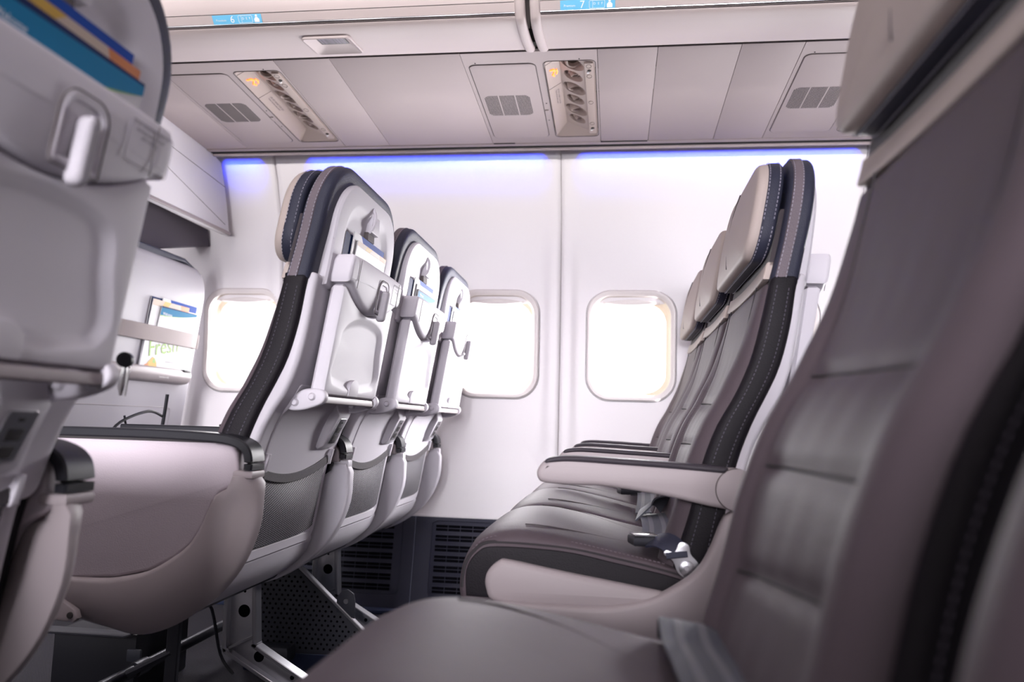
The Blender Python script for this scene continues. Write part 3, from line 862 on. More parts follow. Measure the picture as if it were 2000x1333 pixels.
bm = BM(); disc(bm, (.268, -.004, .080), (0, -1, 0), .011, .006, 14); obj('rubber_plug', bm, black_p, pc)
bm = BM(); box(bm, (-.10, .0, .0), (.28, .10, .055), .004); obj('blue_plinth', bm, blue_base, pc)
# electronics box with bracket
eb = thing('electronics_box', (-1.28, 1.95, 0), 'black equipment box with a grey shelf bracket under the front of the console seat', 'equipment box')
bm = BM(); box(bm, (-.10, -.10, .0), (.12, .14, .155), .008); obj('case', bm, black_p, eb)
bm = BM()
tube(bm, [(-.16, -.14, .165), (.125, -.14, .165), (.145, -.14, .172), (.15, -.14, .215)], 0, flat=(.05, .005, (0, 0, 1)))
tube(bm, [(.15, -.14, .205), (.175, -.10, .25), (.18, -.06, .27)], 0, flat=(.02, .012, (0, 0, 1)))
obj('shelf_bracket', bm, dmetal, eb)
bm = BM(); box(bm, (.10, -.104, .09), (.135, -.096, .12), .003); obj('connector', bm, perf_m, eb)
bm = BM(); tube(bm, catmull([(.12, -.08, .15), (.19, -.02, .22), (.22, .06, .20), (.24, .10, .06), (.28, .10, .012)], 6), .004, 6); obj('cable', bm, black_p, eb)

# ================================================================ SETTING: side wall
WY = interp([(0., 2.845), (.345, 2.897), (.60, 2.905), (.80, 2.903), (1.0, 2.897), (1.2, 2.876), (1.45, 2.832), (1.69, 2.735), (1.78, 2.69)])
def wall_panel(x0, x1, wins, name):
    """one moulded side-wall panel with its window openings"""
    bm = BM()
    z0, z1 = .345, 1.70
    cells = []
    if wins:
        cuts = [x0] + [(a+b)/2 for a, b in zip(wins, wins[1:])] + [x1]
        cells = [(cuts[i], cuts[i+1], w) for i, w in enumerate(wins)]
    def relief(x, z):
        e = min(x-x0, x1-x)
        d = -.010*max(0, 1-e/.012)**2*-1                       # edges roll back into the seam
        # shallow moulded field below the windows, deeper than the pillars
        u = min(1, max(0, (e-.035)/.03)); u = u*u*(3-2*u)
        zz = min(1, max(0, (z-(.525+.04*max(0, 1-(e-.035)/.10)**2))/.035)); zz = zz*zz*(3-2*zz)
        d += .014*u*zz*(1-min(1, max(0, (z-1.05)/.5)))
        return d
    fn = lambda x, z, d: (x, WY(z)+relief(x, z)+d, z)
    if not cells:
        nx, nz = 24, 60
        g = [[bm.verts.new(fn(lerp(x0, x1, i/nx), lerp(z0, z1, j/nz), 0)) for i in range(nx+1)] for j in range(nz+1)]
        for j in range(nz):
            for i in range(nx): bm.faces.new((g[j][i], g[j][i+1], g[j+1][i+1], g[j+1][i]))
    for a, b, w in cells:
        zc = .998
        hole = rrect(w-.155, w+.155, zc-.197, zc+.197, .085, 10)
        rect = [(a, z0), (b, z0), (b, z1), (a, z1)]
        polys = [(hole, .03), (hole, .0)]
        angs_extra = rect
        c = (w, zc)
        N = 120
        angs = sorted({round((2*PI*i/N) % (2*PI), 6) for i in range(N)} | {round(math.atan2(y-c[1], x-c[0]) % (2*PI), 6) for x, y in rect})
        H = by_angle(hole, c, angs); R = by_angle(rect, c, angs)
        rows = [[bm.verts.new(fn(p[0], p[1], .03)) for p in H]]
        for f in [0, .03, .08, .14, .2, .27, .34, .42, .5, .58, .66, .74, .82, .9, .96, 1.]:
            rows.append([bm.verts.new(fn(lerp(p[0], q[0], f), lerp(p[1], q[1], f), 0)) for p, q in zip(H, R)])
        for A, B in zip(rows, rows[1:]): bridge(bm, A, B)
    for x in (x0, x1):
        col_ = [[bm.verts.new((x, WY(z)+relief(x, z)+d, z)) for d in (0, .03)] for z in [lerp(z0, z1, i/30) for i in range(31)]]
        for A, B in zip(col_, col_[1:]): bm.faces.new((A[0], A[1], B[1], B[0]))
    o = obj(name, bm, wall_m, None, 50); o['kind'] = 'structure'
    return o
WX = [-1.973, -1.465, -.957, -.449, .059, .567, 1.075]
g_ = .0012
wall_panel(-2.30, -1.303-g_, [-1.973, -1.465], 'wall_right')
wall_panel(-1.303+g_, -.205-g_, [-.957, -.449], 'wall_right')
wall_panel(-.205+g_, .862-g_, [.059, .567], 'wall_right')
wall_panel(.862+g_, 1.95, [1.075, 1.583], 'wall_right')
wall_panel(1.95+g_, 3.0, [], 'wall_right')
wall_panel(-3.4, -2.30-g_, [], 'wall_right')
# dark insulation behind the seams
bm = BM()
for x in (-1.303, -.205, .862, 1.95, -2.30):
    pts = [lerp(.35, 1.69, i/20) for i in range(21)]
    tube(bm, [(x, WY(z)+.024, z) for z in pts], 0, flat=(.03, .006, (0, 1, 0)))
tag(obj('trim_1', bm, strap_m), kind='structure')
bm = BM(); tube(bm, [(.895, WY(z)-.002, z) for z in [lerp(.36, 1.69, i/24) for i in range(25)]], 0, flat=(.004, .004, (0, 1, 0)))
tag(obj('trim_2', bm, wall_m), kind='structure')

def window(n, x, y_in=0):
    w = thing('window_%d' % n, (x, 0, .998), None, None, None, 'structure')
    fw = lambda a, b, d: (a, WY(b+.998)+.012+d, b)
    bm = BM()
    O = rrect(-.164, .164, -.205, .205, .088, 12); I = rrect(-.145, .145, -.186, .183, .075, 12)
    ringed(bm, [(O, .012), (O, -.006), (inset(O, .004), -.012), (inset(I, -.006), -.012), (I, -.007), (I, .010)], fw, (0, 0), 110)
    obj('window_frame', bm, bezel_m, w, 40)
    bm = BM(); tube(bm, [fw(a, b, -.001) for a, b in densify(inset(O, -.0025), .02)], .0010, 4, closed=True); obj('frame_gap', bm, groove_m, w)
    bm = BM()
    J = rrect(-.132, .132, -.172, .165, .075, 12)
    ringed(bm, [(I, .006), (inset(I, .003), .03), (inset(I, .006), .05), (J, .056), (J, .075)], fw, (0, 0), 110)
    obj('window_reveal', bm, reveal_m, w, 60)
    bm = BM()
    sh_ = [(-.135+.27*i/20, .160-.010*math.sin(PI*i/20)) for i in range(21)]+[(.14, .19), (-.14, .19)]
    slab(bm, sh_, .012, .020, .003, fw, ngon=True, step=0)
    s_ = obj('window_shade', bm, wall_m, w)
    bm = BM(); lens = [(-.105+.21*i/16, .160-.009*math.sin(PI*i/16)) for i in range(17)]+[(.105-.21*i/16, .160+.012*math.sin(PI*i/16)) for i in range(17)]
    slab(bm, lens, .004, .014, .003, fw, ngon=True, step=0); obj('shade_handle', bm, bezel_m, s_)
    bm = BM(); slab(bm, rrect(-.15, .15, -.19, .19, .07), .082, .084, .0005, fw, ngon=True, step=.03); obj('window_pane', bm, pane_m, w)
    return w
for i, x in enumerate(WX): window(i+1, x)

# trim rail at top of the wall, dark gap, PSU edge rail
bm = BM(); tube(bm, [(-3.4, 2.653, 1.668), (3.0, 2.653, 1.668)], 0, flat=(.012, .010, (0, 0, 1)))
tag(obj('trim_3', bm, ceil_m), kind='structure')
bm = BM(); box(bm, (-3.4, 2.6225, 1.671), (3.0, 2.6465, 1.70), .001); tag(obj('trim_4', bm, gap_m), kind='structure')

# dado / kick panels with return-air grilles
def dado(x0, x1, gx0, gx1, n):
    fn = lambda a, b, d: (a, WY(b)+.006+d, b)
    bm = BM()
    gr = rrect(gx0, gx1, .062, .325, .014, 5)
    c = ((gx0+gx1)/2, .19); rect = [(x0, -.005), (x1, -.005), (x1, .345), (x0, .345)]
    N = 90
    ringed(bm, [(rect, .03), (rect, .002), (inset(rect, .002), 0), (inset(gr, -.005), 0), (inset(gr, -.0025), .003), (gr, .001), (rrect(c[0]-.02, c[0]+.02, .18, .2, .003), .001)], fn, c, N, extra=rect, caps=(False, True))
    p = obj('baseboard_right', bm, dado_m, None, 40); p['kind'] = 'structure'
    bm = BM(); bars = BM()
    nrow, ncol = 7, max(1, int((gx1-gx0-.02)/.047))
    for r in range(nrow):
        zc = .304 - r*.0365
        for k in range(ncol):
            xa = gx0+.012+k*.047
            for dz in (-.0062, .0062): slab(bm, rrect(xa, xa+.0445, zc+dz-.0046, zc+dz+.0046, .001, 2), -.0012, .001, .0004, fn, ngon=True, step=0)
        slab(bars, rrect(gx0+.010, gx0+.012+ncol*.047, zc+.0118, zc+.0135, .0005, 2), -.0022, .001, .0004, fn, ngon=True, step=0)
    obj('vent_slot', bm, slot_m, p); obj('vent_rib', bars, dado_m, p)
    return p
seams_ = [-2.6, -1.80, -1.265, -.732, -.195, .34, .88, 1.42, 2.2, 3.0]
for i, (a, b) in enumerate(zip(seams_, seams_[1:])): dado(a+.0012, b-.0012, a+.068, b-.05, i)
bm = BM(); tube(bm, [(-3.4, 2.893, .348), (3.0, 2.893, .348)], 0, flat=(.006, .008, (0, 0, 1))); tag(obj('trim_5', bm, wall_m), kind='structure')
bm = BM(); box(bm, (-3.4, 2.805, 0), (3.0, 2.85, .016), .005); tag(obj('trim_6', bm, blue_base), kind='structure')
bm = BM()
for x in seams_[1:-1]: tube(bm, [(x, WY(z)+.009, z) for z in (.01, .1, .2, .3, .343)], 0, flat=(.0022, .006, (0, 1, 0)))
tag(obj('trim_7', bm, mat('pale_seam', (.16, .17, .24), .5)), kind='structure')  # paler strip along each kick panel seam

# floor, near wall, ends, cabin ceiling
bm = BM(); box(bm, (-3.6, -1.0, -.05), (3.2, 2.92, 0), .001); tag(obj('floor', bm, carpet), kind='structure')
bm = BM()
near = lambda x, z, d: (x, -.86-d, z)
for x in [-1.973+.508*i for i in range(-3, 11)]:
    a, b = x-.254, x+.254; rect = [(a, 0), (b, 0), (b, 1.72), (a, 1.72)]
    ringed(bm, [(rrect(x-.145, x+.145, .81, 1.185, .075), .05), (rrect(x-.145, x+.145, .81, 1.185, .075), 0), (rect, 0)], near, (x, .998), 60, extra=rect)
tag(obj('wall_left', bm, wall_m, None, 40), kind='structure')
for nm, x in (('wall_front', -3.42), ('wall_rear', 3.02)):
    bm = BM(); box(bm, (min(x, x+.03), -1.0, 0), (max(x, x+.03), 2.95, 2.3), .002); tag(obj(nm, bm, wall_m), kind='structure')
bm = BM(); box(bm, (-3.5, -.3, 2.16), (3.1, 2.3, 2.19), .002); tag(obj('ceiling', bm, wall_m), kind='structure')
bm = BM(); box(bm, (-3.5, -1.0, 1.705), (3.1, .05, 1.735), .002); tag(obj('ceiling', bm, ceil_m), kind='structure')
bm = BM(); box(bm, (-3.5, 1.99, 1.745), (3.1, 2.95, 1.765), .002); tag(obj('ceiling', bm, gap_m), kind='structure')
bm = BM(); box(bm, (-3.5, 2.2, 1.73), (3.1, 2.32, 2.2), .002); box(bm, (-3.5, -.05, 1.70), (3.1, .05, 2.2), .002); tag(obj('ceiling', bm, wall_m), kind='structure')

# ================================================================ PSU channel (ceiling panels over the seats)
CZ = lambda y: 1.698 - (y-2.)*.0442
cfn = lambda x, y, d: (x, y, CZ(y)+d)            # d up
PY0, PY1 = 1.99, 2.600
def flat_panel(x0, x1, name, label, holes=None):
    bm = BM()
    rect = [(x0+.0007, PY0), (x1-.0007, PY0), (x1-.0007, PY1), (x0+.0007, PY1)]
    if holes is None:
        slab(bm, rect, 0, .008, .0007, cfn, seg=2, ngon=True, step=0)
    else:
        hole, hc = holes
        ringed(bm, [(hole, .012), (hole, 0), (rect, 0), (rect, .008)], cfn, hc, 96, extra=rect)
    p = obj(name, bm, ceil_m, None, 40)
    return p
fills = [((-2.2, -1.66), 'ceiling filler panel farthest forward, behind the front seat back'), ((-1.66, -1.342), 'narrow ceiling filler panel beside the white divider'),
         ((-.968, -.804), 'narrow ceiling panel right of the orange sign at left'), ((-.804, -.432), 'wide ceiling filler panel left of the middle speaker grille'),
         ((-.058, .102), 'narrow ceiling filler panel just right of the middle reading lights'), ((.102, .318), 'square ceiling filler panel, second right of the middle reading lights'),
         ((.318, .478), 'ceiling filler panel left of the right-hand speaker grille'), ((.852, 1.4), 'ceiling filler panel behind the large headrest at right')]
for (a, b), lb in fills:
    tag(flat_panel(a, b, 'ceiling_filler', lb), lb, 'ceiling panel', 'ceiling filler panels')
def psu(xo, where):
    """speaker panel and passenger service unit; xo = left edge of the service unit"""
    x0, x1, y0, y1 = xo, xo+.143, 2.045, 2.552
    hole = rrect(x0, x1, y0, y1, .016, 5); hc = ((x0+x1)/2, (y0+y1)/2)
    sp = flat_panel(xo-.224, xo+.150, 'ceiling_speaker', None, (hole, hc))
    tag(sp, 'ceiling speaker panel with slotted grille, %s' % where, 'ceiling panel', 'ceiling speaker panels')
    bm = BM(); d_ = rrect(xo-.210, xo-.024, 2.052, 2.548, .018, 5)
    slab(bm, d_, -.0022, .003, .0008, cfn, ngon=True, step=0)
    dr = obj('access_door', bm, ceil_m, sp)
    bm = BM(); tube(bm, [cfn(a, b, .0) for a, b in densify(inset(d_, -.0016), .03)], .0012, 4, closed=True)
    tube(bm, [cfn(a, b, -.0004) for a, b in densify(inset(hole, -.001), .03)], .0010, 4, closed=True)
    obj('door_gap', bm, groove_m, sp)
    bm = BM(); gx0, gx1, gy0, gy1 = xo-.198, xo-.058, 2.237, 2.372
    nb = 33
    for i in range(nb):
        x = lerp(gx0, gx1, (i+.5)/nb)
        if i in (10, 22): continue
        e = min(i, nb-1-i); cut = (.012, .006, .002)[e] if e < 3 else 0
        slab(bm, rrect(x-.0009, x+.0009, gy0+cut, gy1-cut, .0005, 2), -.0030, -.0018, .0002, cfn, seg=1, ngon=True, step=0)
    obj('speaker_slot', bm, slot_d, dr)
    bm = BM()
    for (a, b) in ((xo-.19, 2.043), (xo+.10, 2.036), (xo-.012, 2.30), (xo-.013, 2.42)): disc(bm, cfn(a, b, 0), (0, 0, -1), .0022, .0008, 8)
    obj('screw', bm, slot_d, sp)
    bm = BM(); slab(bm, rrect(xo-.020, xo-.008, 2.345, 2.375, .002), -.003, .001, .0008, cfn, ngon=True, step=0); obj('door_latch', bm, ceil_m, dr)
    # service unit: recessed trough
    u = thing('passenger_service_unit', (0, 0, 0), 'overhead reading lights and air nozzles, %s' % where.replace('speaker', 'unit'), 'service unit', 'passenger service units')
    bm = BM()
    xs = xo+.040
    def trough(x, y, d):
        return cfn(x, y, d)
    inner = rrect(x0+.001, x1-.001, y0+.001, y1-.001, .015, 5)
    # housing sides and bed: bed slopes from flush at the right to deep at the left
    N = 90
    bx1 = x1-.032; by0, by1 = y0+.004, y1-.046
    bedf = lambda x, y, d: cfn(x, y, .002+.030*max(0, (bx1-x)/(bx1-xs))+d)
    ys = [2.092, 2.165, 2.242, 2.314, 2.386, 2.452]
    R_ = [.0345, .028, .034, .028, .034, .027]
    cuts = [by0] + [lerp(a, b, .5 if k % 2 else .53) for k, (a, b) in enumerate(zip(ys, ys[1:]))] + [by1]
    xc = (xs+bx1)/2 + .001
    for k in range(6):
        cell = [(xs, cuts[k]), (bx1, cuts[k]), (bx1, cuts[k+1]), (xs, cuts[k+1])]
        r_ = min(R_[k], ys[k]-cuts[k]-.0012, cuts[k+1]-ys[k]-.0012); rx = R_[k]
        circ = [(xc+rx*math.cos(2*PI*q/40), ys[k]+r_*math.sin(2*PI*q/40)) for q in range(40)]
        sc_ = lambda f: [(xc+(a-xc)*f, ys[k]+(b-ys[k])*f) for a, b in circ]
        ringed(bm, [(cell, 0), (circ, 0), (sc_(.97), .003), (sc_(.90), .012), (sc_(.72), .020), (sc_(.3), .023)], bedf, (xc, ys[k]), 48, extra=cell, caps=(False, True))
    # walls from the frame to the bed
    fr = [(x0+.001, y0+.001), (x1-.001, y0+.001), (x1-.001, y1-.001), (x0+.001, y1-.001)]
    bq = [(xs, by0), (bx1, by0), (bx1, by1), (xs, by1)]
    FV = [bm.verts.new(cfn(a, b, .0005)) for a, b in fr]; BV = [bm.verts.new(bedf(a, b, 0)) for a, b in bq]
    for k in range(4): bm.faces.new((FV[k], FV[(k+1) % 4], BV[(k+1) % 4], BV[k]))
    obj('housing', bm, beigep, u, 30)
    # sign strip on the left slope
    bm = BM()
    def sfn(a, b, d): # a across slope 0..1, b = y
        x = lerp(x0+.003, xs-.001, a); return (x, b, CZ(b)+lerp(.001, .031, a)-.0025-d)
    slab(bm, [(0.02, y0+.008), (.98, y0+.008), (.98, y1-.05), (.02, y1-.02)], -.001, .0006, .0004, sfn, ngon=True, step=0)
    ss = obj('sign_strip', bm, beigep, u)
    bm = BM()
    for yy in (y0+.165, y0+.02): tube(bm, [sfn(.03, yy, .001), sfn(.97, yy+.012, .001)], .0006, 4)
    obj('strip_gap', bm, groove_m, ss)
    bm = BM()
    def sg_(pts, r): tube(bm, [sfn(a, b, .0014) for a, b in pts], r, 6)
    yb = y0+.085
    sg_([(.40, yb-.018), (.55, yb-.012), (.62, yb)], .0034); sg_([(.62, yb), (.45, yb+.012), (.55, yb+.024)], .0030); sg_([(.75, yb-.002), (.80, yb+.014), (.72, yb+.022)], .0026)
    disc(bm, sfn(.34, yb-.020, .001), (0, 0, -1), .0038, .002, 10)
    obj('lit_sign', bm, sign_m, ss)['label'] = 'glowing orange seat belt sign'
    o1 = Vector(sfn(.62, y0+.20, .0016)); xd = Vector((0, 1, 0)); upv = Vector(sfn(1, 0, 0))-Vector(sfn(0, 0, 0))
    text('placard', 'LIFE VEST UNDER YOUR SEAT\nFasten seat belt while seated', .0075, o1-Vector((0, .005, .0006)), (0, 1, -.0442), (upv.x, 0, upv.z), dark_txt, ss)
    # lights and nozzles along the bed
    for k, yy in enumerate(ys):
        c_ = Vector(bedf(xc+.003, yy+.002, .022))
        ax = Vector((.28, -.42, -1)).normalized() if k == 0 else Vector((.16, .20, -1)).normalized()
        if k % 2 == 0:
            bm = BM()
            lathe(bm, c_, ax, [(.026, -.004), (.026, .010), (.0245, .016), (.022, .018), (.0195, .017), (.018, .008), (.017, .004)], 32)
            r_ = obj('reading_light', bm, beigep, u, 40)
            bm = BM(); disc(bm, c_+ax*.004, ax, .0175, .002, 24); obj('lamp_lens', bm, lens_m, r_)
        else:
            bm = BM()
            lathe(bm, c_, ax, [(.019, -.004), (.0185, .006), (.0165, .009), (.0150, .009), (.0140, .015), (.012, .018), (.0095, .018), (.0085, .012), (.0075, .010)], 28)
            r_ = obj('air_nozzle', bm, beigep, u, 40)
            bm = BM(); disc(bm, c_+ax*.008, ax, .008, .002, 16); obj('nozzle_throat', bm, slot_d, r_)
            bm = BM(); disc(bm, c_+ax*.009, ax, .0035, .006, 12); obj('nozzle_pin', bm, beigep, r_)
    # button strip on the right
    bm = BM(); slab(bm, rrect(x1-.030, x1-.006, y0+.012, y1-.030, .003), -.0035, .004, .001, cfn, ngon=True, step=0)
    bs = obj('button_strip', bm, beigep, u)
    bm = BM()
    for yy in (y0+.028, y0+.085, y0+.25, y0+.40): tube(bm, [cfn(x1-.018+.007*math.cos(a), yy+.010*math.sin(a), -.0037) for a in [2*PI*k/16 for k in range(16)]], .0006, 4, closed=True)
    obj('button_ring', bm, groove_m, bs)
    for yy in (y0+.052, y0+.435):
        bm = BM(); disc(bm, cfn(x1-.017, yy, -.003), (0, 0, -1), .0055, .002, 14)
        obj('call_button', bm, slot_d, bs)
    for yy in (y0+.062, y0+.448):
        bm = BM(); disc(bm, cfn(x1-.021, yy, -.003), (0, 0, -1), .004, .003, 12)
        obj('button', bm, white_ink, bs)
    return u
psu(-1.118, 'left one of the three, near the white divider')
psu(-.208, 'middle one of the three, above the windows')
psu(.702, 'right one of the three, partly behind the large headrest')
# rails
bm = BM(); tube(bm, [(-3.4, 2.612, CZ(2.612)+.001), (3.0, 2.612, CZ(2.612)+.001)], 0, flat=(.020, .006, (0, 0, 1))); tag(obj('trim_8', bm, ceil_m), kind='structure')
bm = BM()
for (a, b) in ((-.43, -.355), (-.058, .10)): box(bm, (a, 2.597, CZ(2.597)-.002), (b, 2.603, CZ(2.597)+.001), .0005)
tag(obj('trim_9', bm, gap_m), kind='structure')
bm = BM(); box(bm, (-3.4, 1.955, 1.708), (3.0, 1.992, 1.74), .002); tag(obj('trim_10', bm, gap_m), kind='structure')

# ================================================================ overhead bins
BIN = [(1.976, 1.697), (1.93, 1.684), (1.86, 1.670), (1.81, 1.6648), (1.78, 1.6645), (1.762, 1.668), (1.752, 1.6765), (1.742, 1.6865), (1.732, 1.698), (1.722, 1.715), (1.715, 1.74), (1.716, 1.80), (1.73, 1.88), (1.77, 1.98), (1.86, 2.07), (2.0, 2.12)]
def bin_(x0, x1, label, num, sx, latch=None):
    b = thing('overhead_bin', ((x0+x1)/2, 1.9, 1.7), label, 'overhead bin', 'overhead bins')
    ox = (x0+x1)/2
    L = lambda x, y, z: (x-ox, y-1.9, z-1.7)
    prof = catmull(BIN, 6)
    bm = BM(); rows = []
    xs = sorted([x0+.026, x0+.032] + [lerp(x0+.032, x1-.032, i/12) for i in range(1, 12)] + [x1-.032, x1-.026] + ([latch[0]+.004, latch[1]-.004] if latch else []))
    cut_ = lambda xa, xb, ya, yb: bool(latch) and xa >= latch[0]+.003 and xb <= latch[1]-.003 and min(ya, yb) > 1.802 and max(ya, yb) < 1.920
    for x in xs: rows.append([bm.verts.new(L(x, y, z)) for y, z in prof])
    for q_, (A, B) in enumerate(zip(rows, rows[1:])):
        for i in range(len(prof)-1):
            if not cut_(xs[q_], xs[q_+1], prof[i][0], prof[i+1][0]): bm.faces.new((A[i], A[i+1], B[i+1], B[i]))
    bk_ = [[bm.verts.new(L(x, 2.05, z)) for z in (1.712, 2.12)] for x in (xs[0], xs[-1])]
    bm.faces.new((bk_[0][0], bk_[0][1], bk_[1][1], bk_[1][0]))
    door = obj('bin_door', bm, bin_m, b, 60)
    # end caps: proud rounded bands
    for x, sg in ((x0+.014, -1), (x1-.014, 1)):
        bm = BM(); rows = []
        for dx, off in ((-.0125, -.006), (-.012, .002), (-.008, .0065), (0, .0075), (.008, .0065), (.0125, .002), (.013, -.006)):
            row = []
            for i, (y, z) in enumerate(prof):
                p, q = prof[max(i-1, 0)], prof[min(i+1, len(prof)-1)]; ty, tz = q[0]-p[0], q[1]-p[1]; l = math.hypot(ty, tz)
                row.append(bm.verts.new(L(x+dx, y+tz/l*-off*-1*-1 if False else y-tz/l*off, z+ty/l*off)))
            rows.append(row)
        for A, B in zip(rows, rows[1:]):
            for i in range(len(prof)-1): bm.faces.new((A[i], A[i+1], B[i+1], B[i]))
        obj('end_band', bm, bin_m, b, 60)
    # metal rub strip and upper seam
    bm = BM(); tube(bm, [L(x0+.027, 1.7505, 1.6775), L(x1-.027, 1.7505, 1.6775)], .0024, 8)
    obj('chrome_strip', bm, chrome, door)
    bm = BM(); tube(bm, [L(x0+.027, 1.7525, 1.6735), L(x1-.027, 1.7525, 1.6735)], .0012, 6)
    tube(bm, [L(x0+.027, 1.7335, 1.6955), L(x1-.027, 1.7335, 1.6955)], .0008, 6)
    obj('strip_gap', bm, groove_m, door)
    # row sticker
    fy = Vector((0, -.0100, .0110)); fy.normalize(); fn_ = Vector((0, -.0110, -.0100)).normalized()
    o0 = Vector((sx, 1.7425, 1.6862)) + fn_*.0012
    def stf(a, b_, d): p = o0 + Vector((a, 0, 0)) + fy*b_ + fn_*d; return L(p.x, p.y, p.z)
    bm = BM(); slab(bm, rrect(-.0645, .0645, -.0115, .0115, .0008, 2), 0, .0006, .0002, stf, ngon=True, step=0)
    stk = obj('row_sticker', bm, sticker_i, b); stk['label'] = 'sky blue row number sticker'
    t_ = lambda body, size, a, b_, al='LEFT': text('lettering', body, size, stf(a, b_, .0011), (1, 0, 0), fy, white_ink, stk, al)
    t_('Premium', .0075, -.056, -.001); t_(num, .024, -.0125, 0, 'CENTER')
    bm = BM()
    for q in (rrect(.004, .040, -.0085, .0085, .002, 3),):
        tube(bm, [stf(a, b_, .0009) for a, b_ in densify(q, .01)], .0005, 4, closed=True)
    tube(bm, [stf(.012, -.0085, .0009), stf(.012, .0085, .0009)], .0004, 4)
    slab(bm, [(.045, -.008), (.058, -.008), (.058, 0), (.055, .002), (.055, .004), (.048, .004), (.048, .002), (.045, 0)], .0006, .0012, .0002, stf, ngon=True, step=0)
    disc(bm, stf(.0515, .0072, .0006), fn_, .0028, .0006, 12)
    obj('seat_pictogram', bm, white_ink, stk)
    t_('D  E  F', .0078, .0135, .0016)
    if latch:
        la, lb2 = latch
        cx_ = (la+lb2)/2; w2 = (lb2-la)/2
        e1 = Vector((0, -(1.925-1.80), -(1.683-1.6648))); e1.normalize(); nn_ = Vector((0, e1.z, -e1.y)); nn_ = nn_ if nn_.z < 0 else -nn_
        c0_ = Vector((cx_, 1.860, 1.6705))
        def lf(a, b_, d): p = c0_ + Vector((a, 0, 0)) + e1*b_ + nn_*d; return L(p.x, p.y, p.z)
        O = rrect(-w2, w2, -.062, .060, .012, 5)
        bm = BM()
        ringed(bm, [(O, -.002), (O, .003), (inset(O, .003), .0045), (inset(O, .006), .003), (rrect(-w2*.62, w2*.62, -.022, .048, .003), -.010), (rrect(-.01, .01, .005, .015, .002), -.010)], lf, (0, .008), 70, caps=(False, True))
        lt = obj('latch', bm, bin_m, b)
        bm = BM(); slab(bm, rrect(-w2*.58, w2*.58, -.019, .046, .002), -.0105, -.0080, .0006, lf, ngon=True, step=0)
        pl_ = obj('latch_plate', bm, barcode_m, lt)
        bm = BM()
        xx = -w2*.5
        while xx < w2*.5:
            wv = random.choice((.0008, .0014, .0022)); slab(bm, [(xx, -.014), (xx+wv, -.014), (xx+wv, .042), (xx, .042)], -.0082, -.0077, .0001, lf, seg=1, ngon=True, step=0); xx += wv+random.choice((.0012, .002, .0032))
        obj('plate_print', bm, print_txt, pl_)
    return b
bin_(-1.75, -.222, 'long overhead bin at left with row 6 sticker and recessed latch', '6', -.948, (-.806, -.676))
bin_(-.214, 1.35, 'overhead bin at right with row 7 sticker', '7', -.075)

# ================================================================ class divider and first class shell
dv = thing('class_divider', (-1.5, 2.5, 1.55), 'white hanging class divider panel below the ceiling at left', 'divider')
dl = lambda a, b, d: (d, a-2.5, b-1.55)
bm = BM()
dvp = [(2.05, 1.388), (2.80, 1.400)] + [(min(WY(z)-.035, 2.825), z) for z in [1.41, 1.46, 1.52, 1.58, 1.63, 1.66]] + [(2.60, 1.683), (2.05, 1.70)]
slab(bm, dvp, -.03, 0, .006, dl, ngon=True, step=0)
dp = obj('panel', bm, divid_m, dv)
bm = BM(); tube(bm, [dl(2.1, 1.622, .0004), dl(2.75, 1.575, .0004)], .0010, 4); tube(bm, [dl(2.1, 1.64, .0004), dl(2.345, 1.53, .0004), dl(2.77, 1.432, .0004)], .0010, 4); obj('panel_seam', bm, groove_m, dp)
bm = BM(); tube(bm, [dl(2.05, 1.392, .004), dl(2.80, 1.404, .004)], 0, flat=(.008, .012, (0, 0, 1))); obj('bottom_trim', bm, cream, dv)
bm = BM(); box(bm, (-.05, .075, .105), (-.005, .115, .135), .003); obj('ceiling_fitting', bm, ceil_m, dv)
cu_ = thing('curtain', (-1.62, 2.5, 1.3), 'dark plum curtain folded under the white class divider', 'curtain')  # dark slab standing in for the shaded wall and its shadow edge
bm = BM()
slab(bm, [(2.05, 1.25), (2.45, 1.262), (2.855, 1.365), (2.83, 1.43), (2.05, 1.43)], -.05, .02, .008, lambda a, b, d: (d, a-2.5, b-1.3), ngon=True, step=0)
obj('slab_body', bm, div_dark, cu_)

fs = thing('seat_shell', (-1.58, 2.5, 0), 'white first class seat back shell with strap and leaflet pocket by the front window', 'seat')
FX = lambda z: -1.5+ -.055 - .12*(1.157-z) + 1.58
ff = lambda a, b, d: (FX(b)+d, a-2.5, b)
bm = BM()
fo = rrect(1.95, 2.772, .40, 1.245, (.02, .02, .11, .02), 10)
slab(bm, fo, -.10, 0, .022, ff, step=.03)
fb = obj('back_shell', bm, shell_m, fs)
bm = BM(); q = [p for p in densify(inset(fo, .004), .03)]
slab(bm, [(1.95, 1.205), (2.60, 1.248), (2.72, 1.225), (2.60, 1.262), (1.95, 1.262)], -.09, -.008, .004, ff, ngon=True, step=0); obj('dark_crown', bm, slate, fs)
bm = BM()
slab(bm, rrect(2.20, 2.742, .944, .997, .004), .012, .018, .002, ff, ngon=True, step=.04)
slab(bm, rrect(2.728, 2.745, .944, .997, .003), -.002, .018, .002, ff, ngon=True, step=0)
sp_ = obj('strap', bm, strap_m, fs); sp_['label'] = 'grey fabric strap'
bm = BM()
pk = catmull([(.019, .859), (.030, .854), (.036, .842), (.036, .828), (.026, .812), (-.002, .806)], 4); pk = pk + [(a-.003, b+.001) for a, b in pk[::-1]]
slab(bm, pk, 2.20, 2.705, .001, lambda a, b, d: (FX(b)+a, d-2.5, b), ngon=True, step=0)
pk_o = obj('leaflet_pocket', bm, pocket_m, fs); pk_o['label'] = 'grey plastic leaflet pocket'
bm = BM(); slab(bm, rrect(2.655, 2.703, .850, .860, .003), .004, .034, .002, ff, ngon=True, step=0); obj('pocket_end', bm, black_p, pk_o)
